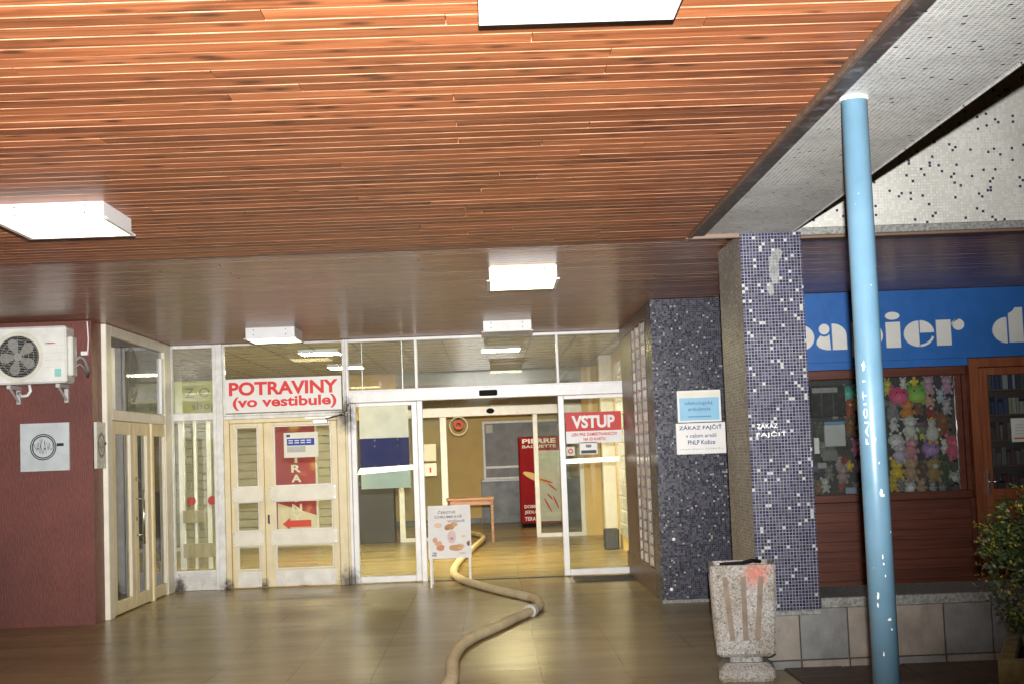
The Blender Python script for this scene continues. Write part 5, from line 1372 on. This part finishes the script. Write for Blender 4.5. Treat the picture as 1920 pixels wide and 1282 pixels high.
for (cx, cy, cz, cr) in clumps:
    for j in range(62):
        d = Vector((rb.gauss(0, 1), rb.gauss(0, 1), rb.gauss(0, 1))).normalized()*cr*rb.uniform(.3, 1.15)
        c = Vector((cx, cy, cz))+d
        nrm = (d.normalized()+Vector((rb.uniform(-.7, .7), rb.uniform(-.7, .7), rb.uniform(-.2, .9)))).normalized()
        u = nrm.cross(Vector((rb.random(), rb.random(), rb.random()))).normalized(); v = nrm.cross(u)
        l = rb.uniform(.010, .019); w_ = l*.5
        q = [c-u*l, c+v*w_-u*l*.1, c+u*l, c-v*w_-u*l*.1]
        outer = d.length > cr*.95 and rb.random() < .55
        (lv2 if outer else lv).add(q, [(0, 1, 2, 3)])
# sprigs that stick out
for k in range(46):
    th = rb.uniform(0, 6.283); z = rb.uniform(.5, 1.25); R0_ = .48*math.sqrt(max(.08, 1-((z-.86)/.46)**2))
    p0 = Vector((3.15+math.cos(th)*R0_, 7.75+math.sin(th)*R0_, z)); dr = Vector((math.cos(th), math.sin(th), rb.uniform(.1, .9))).normalized()
    for j in range(9):
        c = p0+dr*j*.014+Vector((rb.uniform(-.008, .008),)*3); u = (dr+Vector((rb.uniform(-.8, .8), rb.uniform(-.8, .8), rb.uniform(-.8, .8)))).normalized(); v = u.cross(Vector((.3, .5, .8))).normalized()
        l = .011; lv2.add([c, c+u*l+v*l*.5, c+u*l*2, c+u*l-v*l*.5], [(0, 1, 2, 3)])
o = lv.build('foliage', M['leaf'], bu, kind='stuff'); o = lv2.build('leaf_tips', M['leaf2'], bu, kind='stuff')

# ============================================================ FIRE HOSE
def smooth_path(pts, n=8):
    out = []; P = [Vector(p) for p in pts]
    for i in range(len(P)-1):
        p0 = P[max(i-1, 0)]; p1 = P[i]; p2 = P[i+1]; p3 = P[min(i+2, len(P)-1)]
        for k in range(n):
            t_ = k/n; out.append(.5*((2*p1)+(-p0+p2)*t_+(2*p0-5*p1+4*p2-p3)*t_*t_+(-p0+3*p1-3*p2+p3)*t_**3))
    out.append(P[-1]); return out
HR = .047
def FL(px, py, zz=HR):
    dx, dy = px-960, py-641
    u = dx*math.cos(ROLL)-dy*math.sin(ROLL); v = dx*math.sin(ROLL)+dy*math.cos(ROLL)
    ray = fwd*2700+rgt0*u-up0*v; t_ = (zz-EYE.z)/ray.z
    p = EYE+ray*t_; return (p.x, p.y, zz)
hp = [(-.45, 7.2, HR), (-.42, 8.6, HR)]+[FL(*q) for q in ((845, 1276), (848, 1240), (862, 1212), (890, 1192), (935, 1172), (972, 1154), (1000, 1142), (1012, 1132), (1002, 1121), (975, 1114), (930, 1104), (893, 1094), (866, 1085), (852, 1075), (853, 1062), (866, 1045), (888, 1025), (905, 1010), (902, 1003), (885, 999), (860, 997), (820, 990), (780, 975), (760, 960))]
hs = thing('fire_hose', 'beige canvas fire hose snaking from the foreground in through the open doors', 'hose', (0, 12, 0))
sp_ = smooth_path(hp); rh = random.Random(5)
hb_ = MB().tube(sp_, HR, 16, rs=[HR*(1+.035*math.sin(i*.9)+rh.uniform(-.02, .02)) for i in range(len(sp_))])
hb_.v = [(x, y, max(.002, z*.93)) for x, y, z in hb_.v]
hb_.build('hose_jacket', M['hose'], hs, smooth=True)
c0 = Vector(FL(996, 1144)); c1 = Vector(FL(985, 1149)); dr = (c1-c0).normalized()
b = MB()
b.tube([c0-dr*.07, c0-dr*.065, c0-dr*.02, c0-dr*.015, c0+dr*.015, c0+dr*.02, c0+dr*.065, c0+dr*.07], .06, 20, rs=[.052, .062, .062, .055, .055, .066, .066, .052])
b.build('coupling', fm((.40, .38, .34), .45), hs)

# ============================================================ reflective safety tapes on the sliding leaves
def tape_mat():
    mt, t, N, L, b = nm('retroreflective_tape')
    b.inputs['Base Color'].default_value = (.95, .92, .74, 1); b.inputs['Metallic'].default_value = .6
    b.inputs['Roughness'].default_value = .46; bump(N, L, noise(N, L, pos(N), 60, 3), .1, .002, b); return mt
M['tape'] = tape_mat()
b = MB(); y_ = Y-.002
b.add([(-1.672, y_, 1.352), (-.975, y_, 1.392), (-.975, y_, 1.452), (-1.635, y_, 1.428)], [(0, 1, 2, 3)])
tag(b.build('safety_tape', M['tape'], loc=(-1.3, y_, 1.4)), 'bright yellow white safety tape across the left glass leaf, over the mint panel', 'tape')
b = MB(); y_ = Y-.060
b.add([(.900, y_, 1.392), (1.58, y_, 1.402), (1.60, y_, 1.455), (.900, y_, 1.448)], [(0, 1, 2, 3)])
tag(b.build('safety_tape', M['tape'], loc=(1.2, y_, 1.4)), 'bright yellow white safety tape across the right glass leaf, under the red VSTUP sticker', 'tape')
